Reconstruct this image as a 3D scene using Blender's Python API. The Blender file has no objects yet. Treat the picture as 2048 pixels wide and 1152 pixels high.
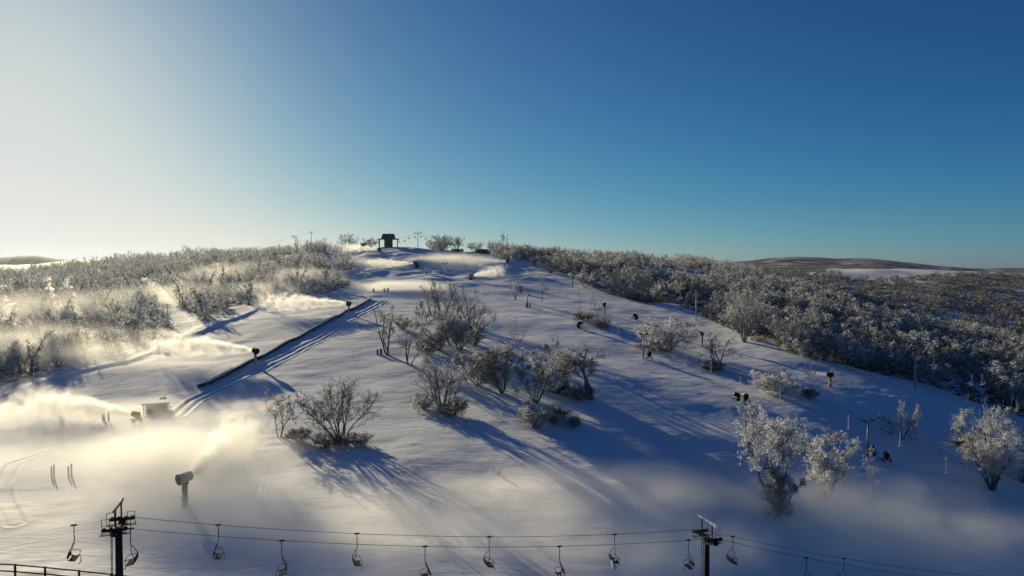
import bpy, math, random
import numpy as np

# ---------------------------------------------------------------- camera, sky, sun, exposure
SC = bpy.context.scene
COL = SC.collection
HFOV = math.radians(72.0)
F = 1024.0 / math.tan(HFOV / 2)            # focal length in pixels of a 2048-wide frame
PITCH = math.atan((576 - 535) / F)         # the camera looks slightly down
cam_data = bpy.data.cameras.new('camera')
cam = bpy.data.objects.new('camera', cam_data)
COL.objects.link(cam)
cam_data.angle = HFOV
cam_data.clip_start = 0.5
cam_data.clip_end = 20000
cam.location = (0, 0, 0)
cam.rotation_euler = (math.pi / 2 - PITCH, 0, 0)
SC.camera = cam

SUN_EL, SUN_AZ = math.radians(14.0), math.radians(-36.0)   # azimuth from +Y towards +X
world = bpy.data.worlds.new('World')
SC.world = world
world.use_nodes = True
wn = world.node_tree
wbg = wn.nodes['Background']
sky = wn.nodes.new('ShaderNodeTexSky')
sky.sky_type = 'NISHITA'
sky.sun_disc = False
sky.sun_elevation = SUN_EL
sky.sun_rotation = SUN_AZ
sky.altitude = 1600
sky.air_density, sky.dust_density, sky.ozone_density = 0.8, 1.5, 10.0
SKY_STRENGTH = 0.1
wbg.inputs['Strength'].default_value = SKY_STRENGTH
# film-like response of the clear winter sky: c = 0.70 (1 - exp(-a s^g)) per channel
sep = wn.nodes.new('ShaderNodeSeparateColor')
comb = wn.nodes.new('ShaderNodeCombineColor')
wn.links.new(sky.outputs[0], sep.inputs[0])
def wmath(op, a, b):
    n = wn.nodes.new('ShaderNodeMath'); n.operation = op
    for i, v in enumerate((a, b)):
        if v is None: continue
        if isinstance(v, (int, float)): n.inputs[i].default_value = v
        else: wn.links.new(v, n.inputs[i])
    return n.outputs[0]
for c, (g, a) in enumerate(((1.42, 5.7), (1.40, 3.25), (1.12, 1.36))):
    s = wmath('POWER', wmath('MULTIPLY', sep.outputs[c], 0.1), g)
    e = wmath('EXPONENT', wmath('MULTIPLY', s, -a), None)
    wn.links.new(wmath('MULTIPLY', wmath('SUBTRACT', 1.0, e), 0.70 / 0.1), comb.inputs[c])
wn.links.new(comb.outputs[0], wbg.inputs['Color'])

sun_data = bpy.data.lights.new('sun', 'SUN')
sun_data.energy = 5.0
sun_data.angle = math.radians(0.5)
sun_data.color = (1.0, 0.86, 0.55)
sun = bpy.data.objects.new('sun', sun_data)
COL.objects.link(sun)
sun.rotation_euler = (math.pi / 2 - SUN_EL, 0, math.pi - SUN_AZ)   # light travels away from azimuth SUN_AZ
vs = SC.view_settings
vs.view_transform = 'Standard'; vs.look = 'None'; vs.exposure = 0.08; vs.gamma = 1.0
vs.use_curve_mapping = False
SC.cycles.max_bounces = 6
SC.cycles.diffuse_bounces = 3
SC.cycles.transparent_max_bounces = 24
SC.cycles.volume_bounces = 4
SC.cycles.use_denoising = True

# ---------------------------------------------------------------- maths helpers
CP, SP = math.cos(PITCH), math.sin(PITCH)
def ray(px, py):
    """photo pixel -> (x/y, z/y) of the line of sight"""
    a = (px - 1024.0) / F
    b = (576.0 - py) / F
    y = CP + b * SP
    return a / y, (b * CP - SP) / y
def project(x, y, z):
    f = y * CP - z * SP
    return 1024 + F * x / f, 576 - F * (y * SP + z * CP) / f

def _hash(ix, iy, seed):
    h = (ix.astype(np.int64) * 374761393 + iy.astype(np.int64) * 668265263 + seed * 1442695040888963) & 0x7fffffff
    h = ((h ^ (h >> 13)) * 1274126177) & 0x7fffffff
    h = h ^ (h >> 16)
    return (h & 0xffff) / 65535.0
def vnoise(x, y, seed=0):
    ix, iy = np.floor(x), np.floor(y)
    fx, fy = x - ix, y - iy
    fx = fx * fx * fx * (fx * (fx * 6 - 15) + 10); fy = fy * fy * fy * (fy * (fy * 6 - 15) + 10)
    a, b = _hash(ix, iy, seed), _hash(ix + 1, iy, seed)
    c, d = _hash(ix, iy + 1, seed), _hash(ix + 1, iy + 1, seed)
    return (a * (1 - fx) + b * fx) * (1 - fy) + (c * (1 - fx) + d * fx) * fy - 0.5
def sstep(a, b, x):
    t = np.clip((x - a) / (b - a), 0, 1)
    return t * t * (3 - 2 * t)
def seg_dist(x, y, pts):
    """distance to a polyline, signed side (+ = left of travel) and arc length"""
    best = np.full(x.shape, 1e9); side = np.zeros(x.shape); arc = np.zeros(x.shape); s0 = 0.0
    for (ax, ay), (bx, by) in zip(pts[:-1], pts[1:]):
        dx, dy = bx - ax, by - ay
        L = math.hypot(dx, dy)
        t = np.clip(((x - ax) * dx + (y - ay) * dy) / (L * L), 0, 1)
        d = np.hypot(x - ax - t * dx, y - ay - t * dy)
        m = d < best
        best = np.where(m, d, best)
        side = np.where(m, np.sign(dx * (y - ay) - dy * (x - ax)), side)
        arc = np.where(m, s0 + t * L, arc)
        s0 += L
    return best, side, arc
def in_poly(x, y, poly):
    r = np.zeros(np.shape(x), bool)
    n = len(poly)
    for i in range(n):
        x0, y0 = poly[i]; x1, y1 = poly[(i + 1) % n]
        c = (y0 > y) != (y1 > y)
        with np.errstate(divide='ignore', invalid='ignore'):
            r ^= c & (x < (x1 - x0) * (y - y0) / (y1 - y0 + 1e-12) + x0)
    return r

# ---------------------------------------------------------------- terrain: one sheet, from the foot of the lift to the far ranges
# for a bearing (given as the photo column it passes through) the ground is known at some depths by the row it is seen at
PROFILE = {
 -1500: [(66,1152),(85,1010),(108,900),(122,850),(145,800),(172,745),(205,700),(255,645),(330,600),(430,570),(600,548),(900,537),(1500,534),(4000,536)],
 0:    [(66,1152),(75,1080),(85,1010),(108,905),(122,855),(145,797),(172,742),(205,693),(255,642),(330,598),(430,568),(600,546),(900,536),(1500,533),(4000,535)],
 200:  [(66,1152),(75,1080),(85,1010),(100,940),(120,868),(140,803),(165,742),(195,697),(245,648),(330,598),(410,568),(510,544),(600,525),(680,514),(800,520),(1500,530),(4000,535)],
 400:  [(67,1152),(76,1080),(86,1010),(101,940),(118,868),(138,803),(162,742),(190,692),(228,640),(295,600),(370,568),(450,540),(540,516),(620,502),(760,512),(1500,530),(4000,535)],
 600:  [(69,1152),(78,1080),(88,1010),(102,940),(118,872),(135,810),(158,750),(185,695),(220,643),(270,600),(320,565),(365,540),(395,520),(425,506),(450,500),(600,515),(1500,540),(4000,537)],
 800:  [(71,1152),(79,1080),(89,1010),(103,940),(117,880),(134,820),(154,760),(180,702),(212,652),(246,615),(285,583),(320,559),(350,540),(377,523),(400,505),(424,490),(450,490),(600,515),(1500,540),(4000,537)],
 1000: [(73,1152),(82,1080),(92,1010),(105,940),(119,880),(136,820),(157,760),(184,702),(217,652),(251,617),(288,588),(322,564),(352,546),(382,530),(420,516),(460,508),(600,520),(1500,540),(4000,537)],
 1200: [(77,1152),(85,1080),(95,1010),(107,940),(121,880),(138,820),(160,760),(191,700),(230,650),(265,618),(305,589),(335,567),(358,548),(390,534),(425,524),(520,528),(900,540),(4000,537)],
 1400: [(82,1152),(90,1080),(100,1010),(112,940),(126,880),(144,820),(168,760),(202,700),(246,650),(285,612),(320,585),(355,561),(390,545),(430,535),(520,538),(700,541),(1000,540),(1500,532),(1800,529),(2200,532),(4000,537)],
 1600: [(87,1152),(95,1080),(104,1010),(115,950),(127,892),(147,822),(169,763),(197,702),(213,680),(245,640),(285,608),(320,590),(350,590),(400,592),(560,565),(750,550),(930,543),(1200,543),(1500,528),(1800,508),(2100,520),(4000,537)],
 1680: [(89,1152),(97,1080),(106,1010),(117,950),(129,895),(148,826),(169,772),(195,717),(213,690),(245,655),(275,630),(300,622),(340,630),(400,625),(540,588),(700,565),(930,543),(1200,544),(1500,531),(1800,519),(2100,524),(4000,537)],
 1745: [(90,1152),(108,1015),(118,950),(129,900),(148,830),(167,780),(192,728),(213,700),(240,672),(268,650),(295,655),(330,650),(400,645),(540,600),(700,570),(930,543),(1200,544),(1500,530),(1800,510),(2100,522),(4000,537)],
 1850: [(92,1152),(110,1015),(120,955),(131,908),(150,842),(167,790),(187,750),(206,720),(235,690),(265,668),(290,678),(340,682),(400,660),(500,617),(650,580),(850,553),(1050,541),(1400,544),(1800,531),(2100,535),(4000,537)],
 2048: [(96,1152),(114,1015),(124,955),(133,910),(147,862),(164,812),(182,772),(206,740),(235,716),(262,712),(300,728),(360,705),(460,650),(620,600),(900,560),(1150,548),(1500,548),(1900,543),(2200,541),(4000,537)],
 2600: [(104,1152),(118,1020),(134,925),(164,835),(206,765),(262,735),(300,745),(360,725),(460,670),(620,610),(900,565),(1150,550),(1500,548),(1900,535),(4000,530)],
}
PXS = np.array(sorted(PROFILE), float)
LY = np.linspace(math.log(12), math.log(4000), 500)
ZC = np.zeros((len(PXS), LY.size))
for i, k in enumerate(sorted(PROFILE)):
    fz = float(np.interp(k, [1000, 1200, 1400, 1600, 1850, 2048, 2600], [1, 1.0, 1.02, 1.04, 1.06, 1.075, 1.09]))      # the hill falls away towards the shaded side
    pts = [(d * (1 + (fz - 1) * (1 - float(np.clip((d - 250) / 500, 0, 1)))), py) for d, py in PROFILE[k]]
    pts = [(d, ray(k, py)[1] * d) for d, py in pts]
    pts = [(12, pts[0][1] - 1.0), (45, pts[0][1] - 0.8)] + pts
    ly = np.log([p[0] for p in pts]); z = np.array([p[1] for p in pts])
    zz = np.interp(LY, ly, z)
    ker = np.exp(-0.5 * (np.arange(-14, 15) / 3.2) ** 2); ker /= ker.sum()
    slope = zz / np.exp(LY)                                         # smooth in slope space
    pad = np.concatenate([np.full(14, slope[0]), slope, np.full(14, slope[-1])])
    ZC[i] = np.convolve(pad, ker, 'valid') * np.exp(LY)
UPX = np.linspace(-1500, 2600, 700)
ZG = np.stack([np.interp(UPX, PXS, ZC[:, j]) for j in range(LY.size)], 0)   # rows: depth, cols: bearing
ku = np.exp(-0.5 * (np.arange(-40, 41) / 6.5) ** 2); ku /= ku.sum()
ZG = np.stack([np.convolve(np.pad(r, 40, mode='edge'), ku, 'valid') for r in ZG], 0)
def zbase(x, y):
    y = np.maximum(y, 12.01)
    u = np.clip((x / y) * F + 1024, -1499, 2599)
    fi = (np.log(y) - LY[0]) / (LY[1] - LY[0]); fi = np.clip(fi, 0, LY.size - 1.001)
    fj = (u - UPX[0]) / (UPX[1] - UPX[0])
    i = fi.astype(int); j = fj.astype(int); a = fi - i; b = fj - j
    return (ZG[i, j] * (1 - b) + ZG[i, j + 1] * b) * (1 - a) + (ZG[i + 1, j] * (1 - b) + ZG[i + 1, j + 1] * b) * a
HY = np.exp(np.linspace(math.log(40), math.log(3000), 6000))
def hit(px, py, fn=None, first=40.0):
    """where the line of sight through a photo pixel first meets the ground"""
    u, s = ray(px, py)
    y = HY[HY > first]
    g = (fn or zground)(u * y, y) - s * y
    k = np.nonzero(g >= 0)[0]
    k = k[0] if len(k) else int(np.argmax(g))
    return float(u * y[k]), float(y[k])
def poly_world(pix, fn):
    return [hit(px, py, fn) for px, py in pix]
BANK = poly_world([(-120,845),(0,796),(150,748),(250,727),(330,693),(400,664),(500,626),(560,602)], zbase)
TRACK = poly_world([(352,832),(391,797),(470,762),(540,730),(640,676),(708,638),(772,602)], zbase)
TRACK2 = poly_world([(30,1050),(8,1010),(0,975),(30,928),(100,906),(200,885),(285,862)], zbase)
ROAD = poly_world([(290,566),(318,590),(330,606),(338,622),(368,640),(378,655),(350,672),(300,697),(250,722)], zbase)
SKI = [poly_world(p, zbase) for p in ([(1838,952),(1872,985),(1925,1030)],[(1850,948),(1890,980),(1950,1025)],[(1862,946),(1910,985),(1965,1022)],[(1880,952),(1935,990),(1968,1015)])]
FAINT = [poly_world(p, zbase) for p in ([(505,930),(520,955),(516,984),(500,1000)], [(527,934),(535,960),(524,992)], [(430,702),(520,668),(612,640)], [(520,694),(600,662),(640,650)],
         [(-20,1082),(90,1080),(210,1092),(330,1122)], [(-20,1108),(80,1104),(190,1120)], [(1010,860),(1120,930),(1290,1050)], [(1180,700),(1250,780),(1390,900)])]
PADS = []           # gentle mounds under the guns and along the summit: (x, y, radius, height)
for px, py, r, h in [(511,728,5,.5),(697,628,5,.5),(943,557,6,1.2),(1015,538,7,1.4),(835,530,9,2.6),(870,527,9,2.2),(905,526,9,2.0),(810,546,8,1.2),(880,560,9,1.0),(940,570,8,.9),(1060,560,10,.9),
                     (740,545,10,.9),(760,560,10,.8),(720,520,10,1.0),(752,592,5,.8),(1000,526,10,1.5),(1090,522,9,1.4),(965,516,7,2.0),(655,625,6,.5)]:
    x, y = hit(px, py, zbase); PADS.append((x, y, r, h))
def zground(x, y, fine=True):
    x = np.asarray(x, float); y = np.asarray(y, float)
    z = zbase(x, y)
    near = 1 - sstep(500, 900, y)
    z = z + near * (0.8 * vnoise(x / 31, y / 23, 1) + 0.42 * vnoise(x / 13 + 7, y / 11, 2))
    rough = sstep(300, 345, y) * (1 - sstep(440, 480, y)) * sstep(-105, -85, x) * (1 - sstep(-5, 30, x))
    z = z + rough * (1.1 * vnoise(x / 9, y / 8, 41) + .7 * vnoise(x / 4, y / 3.5, 42))
    far = sstep(300, 700, y)
    z = z + far * (6 * vnoise(x / 120, y / 120, 11) + 3 * vnoise(x / 45, y / 45, 12))
    d, side, arc = seg_dist(x, y, BANK)
    hb = sstep(0, 12, arc) * (0.8 + 0.5 * vnoise(arc / 9, arc * 0, 21))
    z = z + np.where(side > 0, 0.65 * hb * np.exp(-(d / 5.0) ** 2), 0.65 * hb * np.exp(-(d / 0.6) ** 2) - 0.12 * hb * np.exp(-((d - 3) / 2.0) ** 2))
    d, side, arc = seg_dist(x, y, TRACK)
    z = z - 0.22 * np.exp(-((d - 1.0) / 0.45) ** 2) + 0.12 * np.exp(-((d - 1.8) / 0.5) ** 2) + .03 * vnoise(x / .9, y / .9, 14) * (d < 2.5)
    d, side, arc = seg_dist(x, y, TRACK2)
    z = z - 0.09 * (np.exp(-((d - 0.8) / 0.3) ** 2)) + 0.05 * np.exp(-((d - 1.3) / 0.3) ** 2)
    d, side, arc = seg_dist(x, y, ROAD)
    z = z - 0.25 * np.exp(-(d / 2.2) ** 4)
    for p in SKI:
        d, side, arc = seg_dist(x, y, p)
        z = z - 0.10 * np.exp(-(d / 0.2) ** 2) + 0.13 * np.exp(-((d - .45) / 0.2) ** 2)
    for p in FAINT:
        d, side, arc = seg_dist(x, y, p)
        z = z - (0.022 * np.exp(-(d / 0.16) ** 2) - 0.012 * np.exp(-((d - .35) / 0.2) ** 2)) * (.6 + 1.6 * vnoise(arc / 6, arc * 0, 33))
    for px, py, r, h in PADS:
        z = z + h * np.exp(-((x - px) ** 2 + ((y - py) * 1.3) ** 2) / (r * r))
    if fine:
        z = z + near * (0.14 * vnoise(x / 5.2 + 3, y / 4.1, 3) * (1 + 1.5 * np.clip(vnoise(x / 40, y / 30, 9) + .2, 0, 1)) + 0.06 * vnoise((x + .3 * y) / 3.6, (y - .3 * x) / 1.9, 4) * (1 + 2 * vnoise(x / 17, y / 14, 16)) + 0.035 * vnoise((x + .3 * y) / 1.4, (y - .3 * x) / 0.8 + 9, 5))
    return z
def gz(x, y):
    return float(zground(np.array([x]), np.array([y]))[0])
def at(px, py):
    x, y = hit(px, py)
    return x, y, gz(x, y)

def quad_mesh(name, V, Q, mat_idx=None, tone=None, smooth=False):
    me = bpy.data.meshes.new(name)
    V = np.asarray(V, np.float32); Q = np.asarray(Q, np.int32)
    me.vertices.add(len(V)); me.vertices.foreach_set('co', V.ravel())
    me.loops.add(Q.size); me.loops.foreach_set('vertex_index', Q.ravel())
    me.polygons.add(len(Q))
    me.polygons.foreach_set('loop_start', np.arange(0, Q.size, 4, dtype=np.int32))
    me.polygons.foreach_set('loop_total', np.full(len(Q), 4, np.int32))
    if smooth: me.polygons.foreach_set('use_smooth', np.ones(len(Q), bool))
    if mat_idx is not None: me.polygons.foreach_set('material_index', np.asarray(mat_idx, np.int32))
    if tone is not None:
        a = me.attributes.new('tone', 'FLOAT', 'FACE'); a.data.foreach_set('value', np.asarray(tone, np.float32))
    me.update(calc_edges=True)
    return me

# ---------------------------------------------------------------- materials
def material(name):
    m = bpy.data.materials.new(name); m.use_nodes = True
    return m, m.node_tree, m.node_tree.nodes['Principled BSDF']
def plain(name, col, rough=0.6, metal=0.0, var=0.25, scale=3.0, frost=0.0):
    """painted or bare surface with worn, uneven tone and (frost) rime clinging in patches"""
    m, nt, b = material(name)
    tc = nt.nodes.new('ShaderNodeTexCoord')
    n = nt.nodes.new('ShaderNodeTexNoise'); n.inputs['Scale'].default_value = scale; n.inputs['Detail'].default_value = 5
    nt.links.new(tc.outputs['Object'], n.inputs['Vector'])
    r = nt.nodes.new('ShaderNodeValToRGB')
    r.color_ramp.elements[0].position = .3; r.color_ramp.elements[1].position = .7
    r.color_ramp.elements[0].color = tuple(c * (1 - var) for c in col) + (1,)
    r.color_ramp.elements[1].color = tuple(min(1, c * (1 + var)) for c in col) + (1,)
    nt.links.new(n.outputs['Fac'], r.inputs[0])
    out = r.outputs[0]
    if frost:
        n2 = nt.nodes.new('ShaderNodeTexNoise'); n2.inputs['Scale'].default_value = scale * 1.7; n2.inputs['Detail'].default_value = 6
        nt.links.new(tc.outputs['Object'], n2.inputs['Vector'])
        r2 = nt.nodes.new('ShaderNodeValToRGB'); r2.color_ramp.elements[0].position = .62 - frost * .35; r2.color_ramp.elements[1].position = .72 - frost * .3
        nt.links.new(n2.outputs['Fac'], r2.inputs[0])
        mx = nt.nodes.new('ShaderNodeMix'); mx.data_type = 'RGBA'
        nt.links.new(r2.outputs[0], mx.inputs[0]); nt.links.new(out, mx.inputs[6]); mx.inputs[7].default_value = (.72, .74, .77, 1)
        out = mx.outputs[2]
    nt.links.new(out, b.inputs['Base Color'])
    b.inputs['Roughness'].default_value = rough; b.inputs['Metallic'].default_value = metal
    b.inputs['Specular IOR Level'].default_value = .12
    return m
def snow_material():
    m, nt, b = material('snow')
    geo = nt.nodes.new('ShaderNodeNewGeometry')
    def noise(scale, detail=4, vec=None, rough=.55):
        n = nt.nodes.new('ShaderNodeTexNoise'); n.inputs['Scale'].default_value = scale; n.inputs['Detail'].default_value = detail
        n.inputs['Roughness'].default_value = rough
        nt.links.new(vec or geo.outputs['Position'], n.inputs['Vector']); return n.outputs['Fac']
    # wind-packed and fresher patches differ a little in whiteness
    r = nt.nodes.new('ShaderNodeValToRGB'); r.color_ramp.elements[0].position = .35; r.color_ramp.elements[1].position = .65
    r.color_ramp.elements[0].color = (.74, .755, .79, 1); r.color_ramp.elements[1].color = (.84, .845, .86, 1)
    nt.links.new(noise(.06, 6), r.inputs[0])
    # scrub and heath showing through the thin cover outside the pistes (attribute painted from the wood's outline)
    at_ = nt.nodes.new('ShaderNodeAttribute'); at_.attribute_name = 'scrub'
    mp = nt.nodes.new('ShaderNodeMapping'); mp.inputs['Scale'].default_value = (1, 1, 1)
    nt.links.new(geo.outputs['Position'], mp.inputs['Vector'])
    n1 = noise(.55, 8, mp.outputs[0], .7)
    n2_ = noise(.018, 5, geo.outputs['Position'], .65)
    ad = nt.nodes.new('ShaderNodeMath'); ad.operation = 'MULTIPLY_ADD'; ad.inputs[1].default_value = .7; ad.inputs[2].default_value = -.35
    nt.links.new(n2_, ad.inputs[0])
    ad2 = nt.nodes.new('ShaderNodeMath'); ad2.operation = 'ADD'; nt.links.new(n1, ad2.inputs[0]); nt.links.new(ad.outputs[0], ad2.inputs[1]); n1 = ad2.outputs[0]
    th = nt.nodes.new('ShaderNodeMath'); th.operation = 'MULTIPLY_ADD'; th.inputs[1].default_value = -.34; th.inputs[2].default_value = .78
    nt.links.new(at_.outputs['Fac'], th.inputs[0])
    gt = nt.nodes.new('ShaderNodeMath'); gt.operation = 'SUBTRACT'; nt.links.new(n1, gt.inputs[0]); nt.links.new(th.outputs[0], gt.inputs[1])
    sc_ = nt.nodes.new('ShaderNodeMath'); sc_.operation = 'MULTIPLY'; sc_.use_clamp = True; sc_.inputs[1].default_value = 16
    nt.links.new(gt.outputs[0], sc_.inputs[0])
    mx = nt.nodes.new('ShaderNodeMix'); mx.data_type = 'RGBA'
    nt.links.new(sc_.outputs[0], mx.inputs[0]); nt.links.new(r.outputs[0], mx.inputs[6]); mx.inputs[7].default_value = (.070, .064, .05, 1)
    nt.links.new(mx.outputs[2], b.inputs['Base Color'])
    b.inputs['Roughness'].default_value = .75
    b.inputs['Specular IOR Level'].default_value = .25
    wv = nt.nodes.new('ShaderNodeMapping'); wv.inputs['Rotation'].default_value = (0, 0, .5); wv.inputs['Scale'].default_value = (.35, 1.3, 1)
    nt.links.new(geo.outputs['Position'], wv.inputs['Vector'])
    bp = nt.nodes.new('ShaderNodeBump'); bp.inputs['Strength'].default_value = .35; bp.inputs['Distance'].default_value = .25
    nt.links.new(noise(1.3, 6, wv.outputs[0], .6), bp.inputs['Height'])
    nt.links.new(bp.outputs[0], b.inputs['Normal'])
    return m
SNOW = snow_material()

# ---------------------------------------------------------------- the snow-covered ground
LEFT_WOOD = [(-900,905),(-120,822),(0,772),(150,724),(250,702),(330,672),(400,644),(500,612),(560,594),(640,590),(700,572),(705,540),(690,508),(640,498),(560,498),(420,492),(300,500),(200,508),(0,524),(-900,530)]
RIGHT_WOOD = [(1165,566),(1215,588),(1290,606),(1350,606),(1440,650),(1520,685),(1600,712),(1680,728),(1760,748),(1860,770),(1940,802),(2048,835),(2700,960),(2700,600),(2048,640),(1900,620),(1750,600),(1600,575),(1500,540),(1400,531),(1300,526),(1200,520),(1120,515),(1110,540)]
us = np.concatenate([np.linspace(-1.75, -.80, 160, endpoint=False), np.linspace(-.80, .80, 1500), np.linspace(.80, 1.1, 60)[1:]])
lys = np.concatenate([np.linspace(math.log(12), math.log(58), 60, endpoint=False), np.linspace(math.log(58), math.log(480), 780, endpoint=False), np.linspace(math.log(480), math.log(4000), 240)])
UU, YY = np.meshgrid(us, np.exp(lys))
XX = UU * YY
ZZ = zground(XX, YY)
nv, nu = UU.shape
idx = np.arange(nv * nu).reshape(nv, nu)
Q = np.stack([idx[:-1, :-1], idx[:-1, 1:], idx[1:, 1:], idx[1:, :-1]], -1).reshape(-1, 4)
ground_me = quad_mesh('ground', np.stack([XX, YY, ZZ], -1).reshape(-1, 3), Q, smooth=True)
PX, PY = project(XX, YY, ZZ)
scrub = (in_poly(PX, PY, LEFT_WOOD) * (YY > 100)).astype(np.float32) + (in_poly(PX, PY, RIGHT_WOOD) & (YY < 420)).astype(np.float32)
scrub = np.clip(scrub, 0, 1) * .9
farm = sstep(430, 560, YY) * np.where(PX < 1300, 1.0, 1.02)  # extra scrub towards the right paints in the far slope's shade
field = np.exp(-(((PX - 1800) / 130) ** 2 + ((PY - 548) / 9) ** 2))
scrub = np.maximum(scrub, farm * (1 - np.clip(1.4 * field, 0, 1)))
scrub = np.where(YY > 1250, 1.16, scrub)
edge_d, edge_s, _ = seg_dist(XX, YY, BANK)
scrub = np.maximum(scrub, .62 * ((edge_s > 0) & (edge_d < 14) & (edge_d > 1.5) & (YY > 100) & (YY < 330)))
dr, _, _ = seg_dist(XX, YY, ROAD)
scrub *= sstep(2.0, 4.5, dr)
a = ground_me.attributes.new('scrub', 'FLOAT', 'POINT'); a.data.foreach_set('value', scrub.ravel().astype(np.float32))
ground = bpy.data.objects.new('ground', ground_me); COL.objects.link(ground)
ground['kind'] = 'structure'; ground['label'] = 'snow covered hillside with groomed pistes and scrubby slopes'
ground_me.materials.append(SNOW)

# ---------------------------------------------------------------- things: tagging, parts, mesh builder
def tag(o, label=None, cat=None, group=None, kind=None):
    if label: o['label'] = label
    if cat: o['category'] = cat
    if group: o['group'] = group
    if kind: o['kind'] = kind
    return o
def empty(name, loc, rz=0.0, scale=1.0):
    o = bpy.data.objects.new(name, None); COL.objects.link(o)
    o.location = loc; o.rotation_euler = (0, 0, rz); o.scale = (scale,) * 3
    o.empty_display_size = 0.5
    return o
def part(name, me, parent=None):
    o = bpy.data.objects.new(name, me); COL.objects.link(o)
    if parent is not None: o.parent = parent
    return o
KIDS = {}
def copy_tree(o, parent=None):
    c = o.copy(); COL.objects.link(c)
    if parent is not None: c.parent = parent
    for ch in list(o.children): copy_tree(ch, c)
    return c

# ---------------------------------------------------------------- trees
def tree_material(name, c0, c1, c2, translucent):
    """c0 leaf or bark, c1 half rimed, c2 rime ice; the tone of every twig and leaf face is its own"""
    m = bpy.data.materials.new(name); m.use_nodes = True
    nt = m.node_tree; nt.nodes.clear()
    out = nt.nodes.new('ShaderNodeOutputMaterial')
    at_ = nt.nodes.new('ShaderNodeAttribute'); at_.attribute_name = 'tone'
    r = nt.nodes.new('ShaderNodeValToRGB')
    r.color_ramp.elements[0].position = 0.0; r.color_ramp.elements[0].color = c0 + (1,)
    r.color_ramp.elements[1].position = 1.0; r.color_ramp.elements[1].color = c2 + (1,)
    e = r.color_ramp.elements.new(.5); e.color = c1 + (1,)
    nt.links.new(at_.outputs['Fac'], r.inputs[0])
    d = nt.nodes.new('ShaderNodeBsdfDiffuse'); nt.links.new(r.outputs[0], d.inputs[0])
    t = nt.nodes.new('ShaderNodeBsdfTranslucent'); nt.links.new(r.outputs[0], t.inputs[0])
    mx = nt.nodes.new('ShaderNodeMixShader'); mx.inputs[0].default_value = translucent
    nt.links.new(d.outputs[0], mx.inputs[1]); nt.links.new(t.outputs[0], mx.inputs[2])
    nt.links.new(mx.outputs[0], out.inputs['Surface'])
    return m
BARK = tree_material('snow_gum_bark', (.095, .088, .08), (.20, .19, .18), (.62, .63, .65), 0.0)
TWIG = tree_material('rimed_twigs', (.085, .08, .068), (.43, .445, .47), (.90, .90, .91), .5)

class Quads:
    def __init__(self): self.V = []; self.Q = []; self.T = []; self.n = 0
    def add(self, V, Q, T):
        self.V.append(V); self.Q.append(Q + self.n); self.T.append(T); self.n += len(V)
    def arrays(self):
        return np.concatenate(self.V), np.concatenate(self.Q), np.concatenate(self.T)
def prisms(P0, P1, R0, R1, n):
    P0, P1 = np.asarray(P0, float), np.asarray(P1, float)
    d = P1 - P0; d /= np.linalg.norm(d, axis=1, keepdims=True) + 1e-9
    ref = np.where(np.abs(d[:, 2:3]) > .9, np.array([[1., 0, 0]]), np.array([[0., 0, 1]]))
    a = np.cross(d, ref); a /= np.linalg.norm(a, axis=1, keepdims=True) + 1e-9
    b = np.cross(d, a)
    ang = np.arange(n) * 2 * np.pi / n
    ring = a[:, None] * np.cos(ang)[None, :, None] + b[:, None] * np.sin(ang)[None, :, None]
    A = P0[:, None] + ring * np.asarray(R0)[:, None, None]
    B = P1[:, None] + ring * np.asarray(R1)[:, None, None]
    V = np.concatenate([A, B], 1).reshape(-1, 3)
    k = np.arange(n); k2 = (k + 1) % n
    q = np.stack([k, k2, n + k2, n + k], 1)
    Q = (q[None] + (np.arange(len(P0)) * 2 * n)[:, None, None]).reshape(-1, 4)
    return V, Q

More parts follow.
